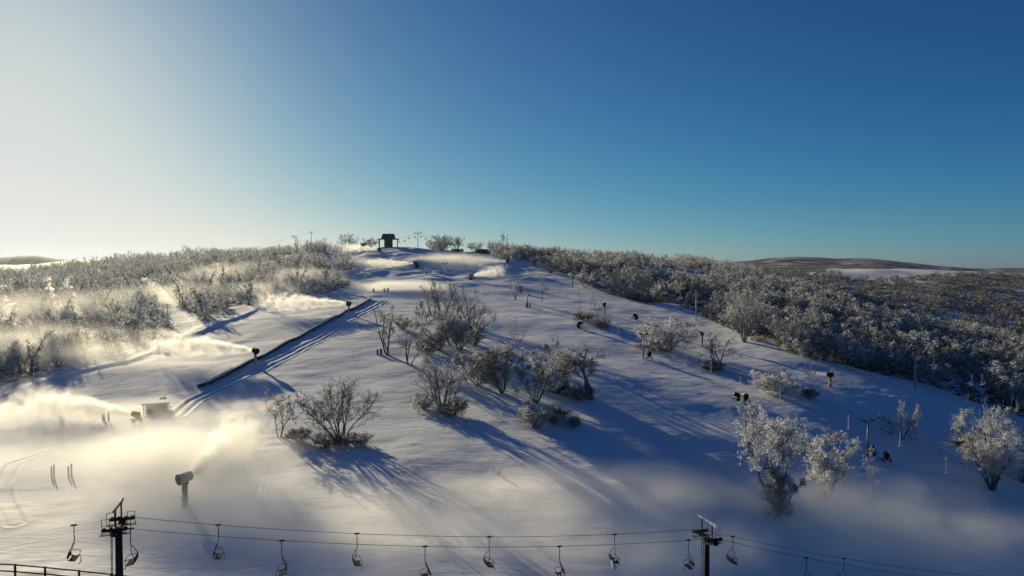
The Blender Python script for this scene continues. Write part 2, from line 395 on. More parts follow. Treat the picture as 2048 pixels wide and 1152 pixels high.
def grow(seed, H, W, stems=5, fork=.35, b1=6, b2=4, b3=3, leaf=5, leaf_size=.25, rime=.5, droop=.2, lean=0.0, upright=.5, twig=.028, spiky=0.0, leaf_zone=0.0, gnarl=1.0, sides=5, nseg=(7, 4, 3), thick=1.0):
    """a snow gum: stems from one root, limbs that fork and spread, twigs with rime and leaf clusters. Returns (trunk arrays, crown arrays)."""
    rs = np.random.RandomState(seed)
    limb = [[], [], [], []]; tw = [[], [], [], []]; tips = []
    def norm(v): return v / (np.linalg.norm(v) + 1e-9)
    def path(p, d, L, n, r0, r1, up, wig, store):
        pts = [p]; step = L / n
        for i in range(n):
            d = norm(d + rs.normal(0, wig, 3) + np.array([0, 0, up]))
            q = p + d * step
            if q[2] < .15: q[2] = .15 + abs(rs.normal(0, .05))
            store[0].append(p); store[1].append(q)
            store[2].append(r0 + (r1 - r0) * i / n); store[3].append(r0 + (r1 - r0) * (i + 1) / n)
            p = q; pts.append(p)
        return pts
    def along(pts, t):
        f = t * (len(pts) - 1); i = min(int(f), len(pts) - 2)
        return pts[i] + (pts[i + 1] - pts[i]) * (f - i), norm(pts[i + 1] - pts[i])
    def side(d, ang, az=None):
        ref = np.array([0, 0, 1.]) if abs(d[2]) < .95 else np.array([1., 0, 0])
        a = norm(np.cross(d, ref)); b = np.cross(d, a)
        az = rs.uniform(0, 2 * np.pi) if az is None else az
        return norm(d * math.cos(ang) + (a * math.cos(az) + b * math.sin(az)) * math.sin(ang))
    base_r = H * .017 * (1.5 if stems <= 2 else 1.0) * thick
    az0 = rs.uniform(0, 6.28)
    for i in range(stems):
        az = az0 + i * 2 * np.pi / stems + rs.normal(0, .35)
        rho = rs.uniform(.35, 1.0) if stems > 2 else rs.uniform(.1, .4)
        tilt = math.atan2(W * rho * .8, H * .8)
        d = np.array([math.cos(az) * math.sin(tilt) * 1.35 + lean, math.sin(az) * math.sin(tilt) * 1.35, math.cos(tilt)])
        p = np.array([math.cos(az), math.sin(az), 0]) * (.03 * W * (stems > 1)) + np.array([0, 0, -.3])
        L = H * rs.uniform(.68, .92)
        pts = path(p, norm(d), L, nseg[0], base_r * rs.uniform(.7, 1.1), base_r * .22, .05 * upright, .10 * gnarl, limb)
        for j in range(b1):
            t = fork + (1 - fork) * (j + rs.uniform(0, 1)) / b1
            q, dd = along(pts, min(t, .99))
            L1 = H * rs.uniform(.18, .34) * (1.15 - .55 * t) * (0.6 + .6 * W / (H * .5) * .5)
            p1 = path(q, side(dd, rs.uniform(.45, .95)), L1, nseg[1], base_r * .34 * (1.2 - .7 * t), base_r * .10, .10 * upright - .02 * droop, .16 * gnarl, limb)
            for k in range(b2):
                t2 = .3 + .7 * (k + rs.uniform(0, 1)) / b2
                q2, d2 = along(p1, min(t2, .99))
                L2 = L1 * rs.uniform(.35, .65)
                p2 = path(q2, side(d2, rs.uniform(.4, .9)), L2, nseg[2], max(twig * 1.3, base_r * .10), twig, .08 * upright - .05 * droop, .2, tw)
                if b3 == 0: tips += [p2[-1], p2[-2]]
                for l in range(b3):
                    q3, d3 = along(p2, min(.35 + .65 * (l + rs.uniform(0, 1)) / b3, .99))
                    L3 = L2 * rs.uniform(.4, .8)
                    p3 = path(q3, side(d3, rs.uniform(.35, .8)), L3, 2, twig, twig * .6, .05 - .12 * droop, .2, tw)
                    tips.append(p3[-1]); tips.append(p3[1])
        if spiky:
            for j in range(int(3 * spiky)):
                q, dd = along(pts, rs.uniform(.7, 1))
                path(q, side(np.array([0, 0, 1.]), rs.uniform(.1, .5)), H * rs.uniform(.12, .25), 3, twig * 1.6, twig * .6, .05, .1, tw)
    tq = Quads(); cq = Quads()
    V, Q = prisms(*limb, sides); tone = np.repeat(np.clip(rs.normal(.38, .2, len(limb[0])), 0, 1), sides)
    tq.add(V, Q, tone)
    if tw[0]:
        V, Q = prisms(*tw, 3); cq.add(V, Q, np.repeat(np.clip(rs.normal(rime * .8 + .05, .25, len(tw[0])), 0, 1), 3))
    if tips and leaf > 0:
        C = np.array(tips)
        if leaf_zone: C = C[C[:, 2] > leaf_zone * H]
        n = len(C); k = int(math.ceil(leaf)); C = np.repeat(C, k, 0)
        C = C[rs.uniform(size=len(C)) < leaf / k]
        C = C + rs.normal(0, leaf_size * .8, C.shape) + np.array([0, 0, -leaf_size * .3 * droop])
        m = len(C)
        a = rs.normal(0, 1, (m, 3)); a[:, 2] -= droop * 1.2; a /= np.linalg.norm(a, axis=1, keepdims=True)
        b = np.cross(a, rs.normal(0, 1, (m, 3))); b /= np.linalg.norm(b, axis=1, keepdims=True)
        s = leaf_size * rs.uniform(.5, 1.3, (m, 1))
        V = np.stack([C - a * s * .6, C + b * s * .28, C + a * s * .6, C - b * s * .28], 1).reshape(-1, 3)
        V[:, 2] = np.maximum(V[:, 2], .05)
        Q = np.arange(m * 4).reshape(m, 4)
        clump = vnoise(C[:, 0] / (W * .45) + seed, C[:, 2] / (H * .22) + C[:, 1] / (W * .5), 5) * .9
        cq.add(V, Q, np.clip(rs.normal(rime, .28, m) + clump, 0, 1))
    T = tq.arrays(); Cc = cq.arrays() if cq.n else None
    top = max(T[0][:, 2].max(), Cc[0][:, 2].max() if Cc is not None else 0)
    rad = np.percentile(np.hypot((Cc or T)[0][:, 0] - lean * H * .5, (Cc or T)[0][:, 1]), 94)
    kz, kx = H / top, W / max(rad, .1)                                 # settle to the tree's own height and spread
    for A in ([T] + ([Cc] if Cc is not None else [])):
        A[0][:, 2] *= kz; A[0][:, :2] *= kx
    return T, Cc

STYLE = {
 'bare':   dict(stems=4, fork=.28, b1=6, b2=5, b3=4, leaf=.8, leaf_size=.20, rime=.42, upright=.6, twig=.030, gnarl=1.5),
 'spread': dict(stems=9, fork=.30, b1=8, b2=5, b3=4, leaf=.9, leaf_size=.20, rime=.42, upright=.8, twig=.026, gnarl=1.0, thick=.8),
 'multi':  dict(stems=9, fork=.30, b1=6, b2=4, b3=4, leaf=2.5, leaf_size=.19, rime=.48, upright=.9, twig=.030),
 'dark':   dict(stems=7, fork=.12, b1=7, b2=5, b3=3, leaf=6.5, leaf_size=.22, rime=.34, upright=.7, twig=.03),
 'frost':  dict(stems=6, fork=.26, b1=7, b2=5, b3=4, leaf=6.5, leaf_size=.21, rime=.82, upright=.5, droop=.6, twig=.036),
 'open':   dict(stems=4, fork=.30, b1=7, b2=5, b3=4, leaf=5, leaf_size=.20, rime=.85, upright=.5, droop=.8, twig=.036, gnarl=1.4),
 'sparse': dict(thick=.55, stems=2, fork=.35, b1=5, b2=3, b3=2, leaf=.5, leaf_size=.2, rime=.5, upright=.9, twig=.030, gnarl=1.5),
 'pole':   dict(thick=.6, stems=1, fork=.45, b1=6, b2=3, b3=2, leaf=.6, leaf_size=.2, rime=.5, upright=1.2, twig=.030),
 'bush':   dict(stems=17, fork=.12, b1=4, b2=3, b3=3, leaf=2.2, leaf_size=.20, rime=.42, upright=.7, twig=.028, spiky=.7, gnarl=1.4),
 'whitebush': dict(spiky=.8, stems=14, fork=.08, b1=5, b2=4, b3=3, leaf=3.0, leaf_size=.26, rime=.66, upright=.6, twig=.032),
}
def tree_meshes(name, seed, H, W, style, **kw):
    k = dict(STYLE[style]); k.update(kw)
    T, C = grow(seed, H, W, **k)
    tm = quad_mesh(name + '_trunk', T[0], T[1], tone=T[2]); tm.materials.append(BARK)
    cm = None
    if C is not None:
        cm = quad_mesh(name + '_crown', C[0], C[1], tone=C[2]); cm.materials.append(TWIG)
    return tm, cm
def make_tree(px, py, top, hw, style, label, name='snow_gum', cat='tree', group=None, seed=None, pos=None, **kw):
    x, y, z = at(px, py) if pos is None else pos
    H = max((py - top) / F * y * .9, ray(px, top)[1] * y - z); W = hw * 1.1 / F * y
    seed = int(px * 7 + py * 13) if seed is None else seed
    tm, cm = tree_meshes(name, seed, H, W, style, **kw)
    r = empty(name, (x, y, z - .05), 0)
    tag(r, label, cat, group)
    part('stems' if 'bush' in name else 'trunk', tm, r)
    if cm: part('foliage' if 'bush' in name else 'crown', cm, r)
    r['reach'] = H / y
    return r
N_FRONT_TREES = 0
def T_(*a, **k):
    global N_FRONT_TREES
    N_FRONT_TREES += 1
    return make_tree(*a, **k)
def B_(*a, **k):
    return make_tree(*a, name='bush', cat='bush', **k)

# the trees that stand free on the pistes
T_(560, 874, 770, 42, 'bare', 'bare pale gnarled tree leaning beside the broadest many-stemmed tree', stems=3, gnarl=2.0, rime=.62, seed=5)
T_(680, 886, 752, 72, 'spread', 'broad spreading leafless tree with many dark stems fanning out above scrub')
B_(596, 882, 854, 24, 'bush', 'straw coloured scrub between the pale gnarled tree and the broad tree', rime=.28)
B_(655, 892, 856, 36, 'bush', 'brown scrub under the stems of the broad spreading tree', rime=.25)
B_(712, 890, 864, 28, 'bush', 'low grey scrub under the drooping outer branches of the broad tree', rime=.4)
T_(884, 826, 698, 62, 'multi', 'upright many-stemmed tree with thick scrub at its foot, below the dark clump')
B_(848, 818, 782, 28, 'bush', 'pale tipped scrub on the sunny side of the upright many-stemmed tree', rime=.45)
B_(905, 832, 790, 32, 'bush', 'dark scrub on the shaded side of the upright many-stemmed tree', rime=.25)
T_(958, 772, 692, 46, 'dark', 'dense grey-green tree with full low crown, smaller of the dark pair')
T_(1003, 786, 672, 52, 'dark', 'tall dense dark tree with full low crown, larger of the dark pair', rime=.36)
T_(1022, 735, 632, 48, 'sparse', 'thin bare tree with long branches rising behind the dark pair', stems=3)
T_(1072, 806, 694, 46, 'frost', 'rime covered tree with many stems rising over a straw coloured bush', rime=.55)
T_(1112, 782, 690, 44, 'frost', 'round headed rimed tree in the middle of the frosted clump', rime=.55)
T_(1182, 798, 686, 42, 'frost', 'rimed round headed tree on one bent dark trunk', stems=2, lean=-.12, rime=.6, fork=.45)
T_(1106, 716, 674, 26, 'bare', 'small bare bushy tree behind the frosted clump', rime=.5)
B_(1072, 856, 800, 40, 'bush', 'large straw coloured bush with white tips in front of the frosted clump', rime=.5)
B_(1108, 848, 806, 26, 'bush', 'dark brown bush touching the large straw coloured bush', rime=.25)
B_(1147, 856, 828, 14, 'bush', 'small dark bush standing alone beside the frosted clump', rime=.22)
B_(1156, 800, 764, 28, 'bush', 'dark round bush against the bent trunk of a rimed tree', rime=.15)
B_(1110, 786, 752, 28, 'bush', 'dark bush in the hollow of the frosted clump', rime=.15)
T_(776, 710, 604, 42, 'bare', 'forked bare tree in front of the central grove, next to the blue padded posts', stems=3, gnarl=1.8, rime=.34)
T_(818, 728, 638, 44, 'multi', 'short trunked tree with dense twiggy crown, nearest in the central grove', stems=3, fork=.3, rime=.4, leaf=3)
T_(846, 672, 596, 34, 'bare', 'tall bare tree with thin upright branches on the lower side of the central grove', rime=.36)
T_(884, 640, 556, 34, 'bare', 'tall bare tree at the back of the central grove', stems=5, rime=.4)
T_(912, 664, 560, 38, 'bare', 'tallest bare tree in the middle of the central grove', stems=6, rime=.4)
T_(950, 690, 586, 46, 'bare', 'bare tree fanning outward on the shaded side of the central grove', stems=6, rime=.4, lean=.12)
T_(878, 700, 618, 46, 'dark', 'dense twiggy tree in the shade of the central grove', rime=.42)
T_(918, 702, 636, 38, 'dark', 'dense frosted tree low in the central grove', rime=.5)
T_(864, 632, 566, 30, 'bare', 'slim bare tree at the sunny back corner of the central grove', rime=.42)
T_(938, 650, 572, 34, 'bare', 'bare tree behind the fanning tree of the central grove', stems=6, rime=.42)
T_(900, 690, 612, 40, 'multi', 'frosted many stemmed tree in the heart of the central grove', rime=.48)
B_(852, 706, 674, 30, 'bush', 'dark scrub under the central grove', rime=.3)
B_(806, 660, 628, 20, 'bush', 'frosted scrub behind the forked bare tree of the central grove', rime=.4)
B_(945, 690, 662, 24, 'bush', 'scrub at the foot of the fanning bare tree in the central grove', rime=.2)
T_(1332, 702, 628, 58, 'frost', 'white rimed dome shaped tree standing alone by the drag lift', stems=8, rime=.66)
B_(1316, 702, 676, 40, 'bush', 'brown scrub under the white dome shaped tree', rime=.3)
T_(1374, 702, 668, 8, 'pole', 'short broken dead stem beside the white dome shaped tree', leaf=.3, b1=4)
T_(1440, 738, 656, 46, 'bare', 'bare tree with wide reaching branches over brown scrub', stems=4, rime=.5)
B_(1424, 740, 716, 24, 'bush', 'brown scrub under the bare wide reaching tree', rime=.2)
T_(1157, 634, 578, 9, 'pole', 'slender pole-like bare tree standing apart at the edge of the low heath', leaf=.4)
T_(1181, 644, 572, 8, 'pole', 'slender pole-like bare tree in the middle of the low heath', leaf=.4)
T_(1196, 652, 588, 15, 'sparse', 'slender forked tree at the front of the low heath')
B_(1170, 642, 622, 22, 'bush', 'low dark heath scrub under the slender bare trees, upper patch', rime=.25)
B_(1203, 656, 632, 22, 'bush', 'low dark heath scrub in front of the slender forked tree', rime=.25)
T_(1084, 604, 548, 15, 'bare', 'small bare tree alone on the upper piste', stems=1, rime=.4, b1=6)
T_(1031, 600, 554, 12, 'multi', 'small fluffy rimed tree alone on the upper piste', stems=4, rime=.7, leaf_size=.16, leaf=2.5)
T_(1102, 546, 508, 22, 'bush', 'dense dark round tree on the brow of the upper piste', rime=.3)
B_(1070, 530, 511, 14, 'bush', 'low frosted shrub on the brow of the upper piste', rime=.5)
T_(1546, 790, 712, 30, 'sparse', 'thin bare tree growing out of a frosted mound of scrub', stems=4)
B_(1550, 792, 734, 44, 'whitebush', 'frosted mound of scrub with thin bare stems behind it', rime=.75, leaf=4)
T_(1622, 796, 708, 24, 'sparse', 'bare forked tree between the frosted scrub and the orange snow gun', stems=2, gnarl=2)
B_(1620, 798, 774, 16, 'bush', 'small brown bush at the foot of the bare forked tree', rime=.15)
T_(1556, 1026, 792, 80, 'frost', 'largest rimed tree, tall and white headed above the lower lift', stems=5, fork=.52, rime=.85, b1=9, leaf=7, upright=.35, leaf_size=.22, droop=.7)
B_(1556, 1032, 926, 40, 'dark', 'tall dark bush hiding the foot of the largest rimed tree', rime=.34, fork=.04, b1=8)
T_(1650, 1000, 858, 52, 'open', 'white rimed tree with hanging branches beside the largest rimed tree', rime=.8, stems=6, fork=.22, b1=8, seed=4)
T_(1742, 996, 884, 28, 'sparse', 'thin frosted tree half lost in blowing snow', rime=.8, leaf=1.2)
T_(1806, 880, 796, 38, 'open', 'small open rimed tree on the shaded piste', stems=4, rime=.7, seed=12, fork=.25)
T_(1984, 980, 806, 64, 'frost', 'tall dense rimed tree with a round cream head at the right edge of the view', stems=9, fork=.18, rime=.8, b1=9, leaf=9, spiky=1.2, leaf_size=.22)
T_(1990, 978, 786, 50, 'sparse', 'bare stems sticking up through the dense round rimed tree', stems=5, rime=.7, leaf=.3)
B_(1924, 898, 858, 20, 'bush', 'dark bush standing behind the dense round rimed tree', rime=.2)
B_(2044, 965, 900, 30, 'bush', 'rimed bush pressed against the dense round rimed tree', rime=.5)
T_(695, 492, 463, 18, 'multi', 'bare tree on the summit skyline between the pole line and the lift station', rime=.4, twig=.05, leaf=1)
T_(742, 491, 472, 16, 'multi', 'low bare tree on the summit skyline just behind the lift station', rime=.4, twig=.05, leaf=1)
T_(886, 500, 468, 20, 'multi', 'rimed tree on the summit skyline past the lift pylon', rime=.5)
T_(912, 500, 472, 20, 'multi', 'rimed tree on the summit skyline above the yellow container', rime=.6)
T_(948, 503, 481, 16, 'multi', 'small rimed tree on the skyline between the grey container and the lodge', rime=.5)
T_(987, 505, 478, 17, 'multi', 'rimed tree on the skyline right beside the dark lodge', rime=.5)
T_(594, 496, 468, 10, 'sparse', 'dead tree with forked top on the left skyline, taller than its neighbours', leaf=.1, twig=.06)
T_(1186, 536, 497, 34, 'frost', 'big pale rimed tree on the skyline past the brow of the piste', rime=.62, stems=6)
T_(1488, 684, 574, 54, 'multi', 'tall many-stemmed rimed tree at the front corner of the shaded wood', rime=.6, leaf=3)
T_(1236, 588, 526, 36, 'frost', 'rimed tree with bare trunks standing in front of the shaded wood', rime=.52)
T_(1276, 598, 528, 38, 'frost', 'rimed tree with dark scrub at its foot in front of the shaded wood', rime=.5)
T_(1168, 574, 528, 26, 'open', 'open rimed tree beside the wooden lift pylon on the brow', rime=.55)
B_(1296, 604, 586, 18, 'bush', 'dark bush alone on the snow in front of the shaded wood', rime=.2)
B_(1265, 598, 582, 18, 'bush', 'dark scrub under the rimed tree in front of the shaded wood', rime=.15)

# ---- the woods: a few kinds of tree, each grown once, copied over the slopes
def kind_set(base, n, style, H, W, name, **kw):
    return [tree_meshes(name, base + i, H * (0.85 + .3 * i / max(1, n - 1)), W, style, **kw) + (H * (0.85 + .3 * i / max(1, n - 1)),) for i in range(n)]
far_kw = dict(b1=5, b2=4, b3=2, leaf=2.2, twig=.045)
LEFT_KINDS = kind_set(900, 5, 'bare', 7.0, 3.6, 'snow_gum', stems=5, rime=.74, leaf_size=.36, **far_kw) + kind_set(920, 3, 'multi', 6.0, 3.2, 'snow_gum', rime=.75, leaf_size=.4, stems=6, b1=5, b2=3, b3=2, leaf=3.5, twig=.045)  # rime raised: the glow of backlit crowns is put into the tone
RIGHT_KINDS = kind_set(940, 5, 'frost', 7.2, 4.0, 'snow_gum', stems=6, rime=.57, leaf_size=.30, b1=5, b2=4, b3=2, leaf=5.0, twig=.05) + kind_set(970, 2, 'bare', 9.0, 3.2, 'snow_gum', stems=3, rime=.6, leaf_size=.4, b1=5, b2=4, b3=2, leaf=1.0, twig=.05) + kind_set(960, 3, 'multi', 6.5, 3.4, 'snow_gum', rime=.57, leaf_size=.3, stems=7, b1=5, b2=3, b3=2, leaf=3.0, twig=.05)  # rime lowered: the shade over this wood is partly in the tone
LEFT_LOW = kind_set(1000, 5, 'bare', 7.0, 3.6, 'snow_gum', stems=5, rime=.76, leaf_size=.38, b1=4, b2=2, b3=0, leaf=4.0, twig=.06, sides=3, nseg=(4, 2, 2))
RIGHT_LOW = kind_set(1020, 5, 'frost', 7.2, 4.0, 'snow_gum', stems=5, rime=.50, leaf_size=.42, b1=4, b2=2, b3=0, leaf=6.0, twig=.06, sides=3, nseg=(4, 2, 2))
BUSH_KINDS = [tree_meshes('bush', 980 + i, 1.7 + .5 * i, 1.9, 'bush', b1=2, b2=1, b3=0, stems=6, leaf=4.0, rime=.3 + .14 * i, leaf_size=.5, twig=.05, sides=3, nseg=(3, 2, 2)) + (1.7 + .5 * i,) for i in range(4)]
LEFT_KINDS += kind_set(990, 3, 'bare', 9.0, 3.4, 'snow_gum', stems=2, rime=.3, leaf_size=.3, b1=6, b2=4, b3=2, leaf=.5, twig=.045)
def scatter(seed, poly, spacing, y0, y1, u0, u1, keep=None):
    rs = np.random.RandomState(seed)
    area = (u1 - u0) * (y1 * y1 - y0 * y0) / 2
    n = int(area / (spacing * spacing))
    y = np.sqrt(rs.uniform(y0 * y0, y1 * y1, n)); x = rs.uniform(u0, u1, n) * y
    z = zground(x, y)
    px, py = project(x, y, z)
    ok = in_poly(px, py, poly)
    d, _, _ = seg_dist(x, y, ROAD); ok &= d > 4.0
    if keep is not None: ok &= keep(x, y, px, py, rs)
    return np.stack([x, y, z], 1)[ok]
def visible(P, h):
    """share of a standing thing's height that clears the ground in front of it"""
    out = np.zeros(len(P))
    for i, (x, y, z) in enumerate(P):
        ys = np.linspace(45, y * .985, 90); us_ = x / y
        g = (zground(us_ * ys, ys, False) / ys).max()
        out[i] = np.clip(((z + h[i]) / y - g) * y / h[i], 0, 1)
    return out
WOODS = []
def wood(P, kinds, seed, smin, smax, zone):
    rs = np.random.RandomState(seed)
    for p in P:
        k = kinds[rs.randint(len(kinds))]; s = rs.uniform(smin, smax)
        WOODS.append((p, k, s, rs.uniform(0, 6.28), zone))
left_poly = LEFT_WOOD
PL = scatter(1, left_poly, 7.0, 130, 640, -.95, -.20, lambda x, y, px, py, rs: (rs.uniform(size=len(x)) < np.clip(1.25 - y / 900, .3, 1)) & (py < 1000))
wood(PL, LEFT_KINDS, 2, .7, 1.2, 0)
GAPS = lambda x, y, px, py, rs: (px > 1560) | (vnoise(x / 17, y / 20, 51) + .5 * vnoise(x / 7, y / 7, 52) > -.16 + .22 * (py > 545) * (px < 1430))
PR = scatter(3, RIGHT_WOOD, 5.5, 150, 390, .06, 1.0, GAPS)
wood(PR, RIGHT_KINDS, 4, .6, 1.4, 1)
SUMMIT = [(862,503),(930,513),(1000,521),(1112,530),(1112,508),(1060,497),(1000,488),(862,482)]
PS = scatter(12, SUMMIT, 4.6, 385, 470, -.13, .08, lambda x, y, px, py, rs: ~((px > 893) & (px < 990) & (py > 494)))
wood(PS, RIGHT_KINDS, 13, .45, 1.2, 2)
RIDGE = [(905,522),(960,520),(1010,516),(1080,520),(1125,536),(1130,560),(1165,566),(1300,562),(1500,560),(1560,556),(1560,530),(1400,522),(1200,510),(1000,496),(905,492)]
PR2 = scatter(5, RIDGE, 5.6, 345, 520, -.06, .42, lambda x, y, px, py, rs: GAPS(x, y, px, py, rs) & ~((px > 893) & (px < 992) & (py > 494)))
wood(PR2, RIGHT_KINDS, 6, .5, 1.25, 2)
hh = np.array([k[2] * s for p, k, s, r, z in WOODS])
vis = visible(np.array([p for p, *_ in WOODS]), hh)
size = hh * vis / np.array([p[1] for p, *_ in WOODS])
inframe = np.array([abs(p[0] / p[1]) < .74 for p, *_ in WOODS])
rank = np.argsort(-(size * inframe))
n_ind = max(0, 296 - N_FRONT_TREES)
single = set(rank[:n_ind].tolist())
WOOD_LABEL = ['rimed bare snow gum in the hazy wood beyond the sunny piste edge', 'rimed snow gum in the shaded wood along the lower edge of the piste', 'rimed snow gum in the belt along the skyline past the summit']
WOOD_GROUP = ['trees of the hazy sunny wood', 'trees of the shaded wood', 'trees of the skyline belt']
rest = [Quads(), Quads(), Quads(), Quads(), Quads(), Quads()]
CACHE = {}
def arrays_of(me):
    if me.name not in CACHE:
        V = np.empty(len(me.vertices) * 3, np.float32); me.vertices.foreach_get('co', V)
        Q = np.empty(len(me.loops), np.int32); me.loops.foreach_get('vertex_index', Q)
        t = np.empty(len(me.polygons), np.float32); me.attributes['tone'].data.foreach_get('value', t)
        CACHE[me.name] = (V.reshape(-1, 3), Q.reshape(-1, 4), t)
    return CACHE[me.name]
def merge_into(q, me, p, s, rz):
    V, Q, t = arrays_of(me)
    c, sn = math.cos(rz), math.sin(rz)
    R = np.array([[c, -sn, 0], [sn, c, 0], [0, 0, 1]], np.float32) * s
    q.add((V @ R.T + np.asarray(p, np.float32)).astype(np.float32), Q, t)
for i, (p, k, s, rz, zone) in enumerate(WOODS):
    if i in single:
        r = empty('snow_gum', (p[0], p[1], p[2] - .05), rz, s)
        tag(r, WOOD_LABEL[zone], 'tree', WOOD_GROUP[zone])
        part('trunk', k[0], r); part('crown', k[1], r)
    elif vis[i] > .02 and abs(p[0] / p[1]) < 1.0:
        k = (LEFT_LOW if zone == 0 else RIGHT_LOW)[i % 5]
        merge_into(rest[zone * 2], k[0], (p[0], p[1], p[2] - .05), s, rz)
        merge_into(rest[zone * 2 + 1], k[1], (p[0], p[1], p[2] - .05), s, rz)
def stuff_from(q, name, label, mats, quads2=None):
    qs = [x for x in (q, quads2) if x is not None and x.n]
    if not qs: return
    tot = Quads(); mi = []
    for j, x in enumerate(qs):
        V, Q, t = x.arrays(); tot.add(V, Q, t); mi.append(np.full(len(Q), j, np.int32))
    V, Q, t = tot.arrays()
    me = quad_mesh(name, V, Q, np.concatenate(mi), t)
    for m in mats: me.materials.append(m)
    o = part(name, me); tag(o, label, None, None, 'stuff'); return o
stuff_from(rest[0], 'distant_wood', 'far rimed trees massed over the hazy slope', [BARK, TWIG], rest[1])
stuff_from(rest[2], 'distant_wood', 'rimed trees massed in the depth of the shaded wood', [BARK, TWIG], rest[3])
stuff_from(rest[4], 'distant_wood', 'rimed trees massed along the skyline past the summit', [BARK, TWIG], rest[5])
# undergrowth between the trees and low shrubs on the far slopes
ug = [Quads(), Quads(), Quads(), Quads()]
rs_ = np.random.RandomState(77)
SHADE_KINDS = [tree_meshes('bush', 1080 + i, 1.6 + .5 * i, 1.9, 'bush', b1=2, b2=1, b3=0, stems=6, leaf=4.0, rime=.04 + .06 * i, leaf_size=.5, twig=.05, sides=3, nseg=(3, 2, 2)) for i in range(4)]  # bushes with lowered rime tone: shade of the right-hand slopes painted in
def shrub_field(P, s0, s1, q0, q1, kinds=None):
    for p in P:
        k = (kinds or BUSH_KINDS)[rs_.randint(4)]; s = rs_.uniform(s0, s1); a = rs_.uniform(0, 6.28)
        merge_into(q0, k[0], p, s, a); merge_into(q1, k[1], p, s, a)
shrub_field(scatter(8, LEFT_WOOD, 5.5, 120, 330, -.85, -.2), .5, 1.1, ug[0], ug[1])
shrub_field(scatter(9, RIGHT_WOOD, 4.8, 150, 370, .06, .85), .5, 1.2, ug[0], ug[1], SHADE_KINDS)
stuff_from(ug[0], 'undergrowth', 'brown and frosted scrub growing under the woods on both sides', [BARK, TWIG], ug[1])
FAR_SLOPE = [(1500,545),(1640,541),(1700,552),(1760,556),(1860,552),(1960,545),(2048,545),(2700,545),(2700,740),(2048,720),(1900,680),(1700,640),(1560,590)]
PF = scatter(10, FAR_SLOPE, 7.5, 370, 1000, .28, .95, lambda x, y, px, py, rs: (vnoise(x / 60, y / 60, 31) + .35 * (y < 560) + .2 * (px > 1850) > rs.uniform(-.45, .55, len(x))))
shrub_field(PF, 1.1, 2.4, ug[2], ug[3], SHADE_KINDS)
stuff_from(ug[2], 'heath', 'heath and low scrub toned dark for the shade on the far slope', [BARK, TWIG], ug[3])
print('FACES', [q.n for q in rest], [q.n for q in ug], sum(len(m.polygons) for m in bpy.data.meshes))
print('TREES', len(WOODS), len(PL), len(PR), len(PR2), len(PF), 'single', len(single), 'front', N_FRONT_TREES)

# ---------------------------------------------------------------- built things
STEEL = plain('dark_galvanised_steel', (.10, .10, .105), .5, .6, frost=.25)
BLACK = plain('black_steel', (.022, .021, .022), .8, 0)
MAROON = plain('weathered_maroon_paint', (.05, .022, .022), .85)
SLAT = plain('dark_seat_slats', (.010, .008, .008), .95)
GREY = plain('grey_painted_steel', (.25, .26, .27), .5, .2, frost=.35)
ORANGE = plain('orange_padding', (.50, .22, .05), .7)
STRAW = plain('pale_straw_paint', (.48, .40, .24), .7)  # pale straw tone; on the misty gun it imitates the veil of mist
YELLOW = plain('yellow_container_paint', (.42, .30, .05), .6, frost=.3)
BLUE = plain('blue_padding', (.10, .17, .30), .7)
WOODP = plain('weathered_timber', (.14, .10, .075), .85, scale=6, frost=.15)
PALE = plain('pale_cabinet_paint', (.62, .61, .58), .6)
ROOF = plain('dark_green_roof', (.030, .038, .036), .6)
DARKWALL = plain('dark_timber_wall', (.035, .032, .03), .8)
RUBBER = plain('black_rubber', (.02, .02, .02), .9)
ICE = plain('white_rime_ice', (.78, .80, .83), .5, var=.06)
CABLE = plain('steel_cable', (.055, .055, .06), .5, .5)
SNOWCAP = plain('loose_snow', (.80, .81, .84), .8, var=.04)
TIN = plain('grey_tin_sheet', (.30, .29, .26), .6, .2)

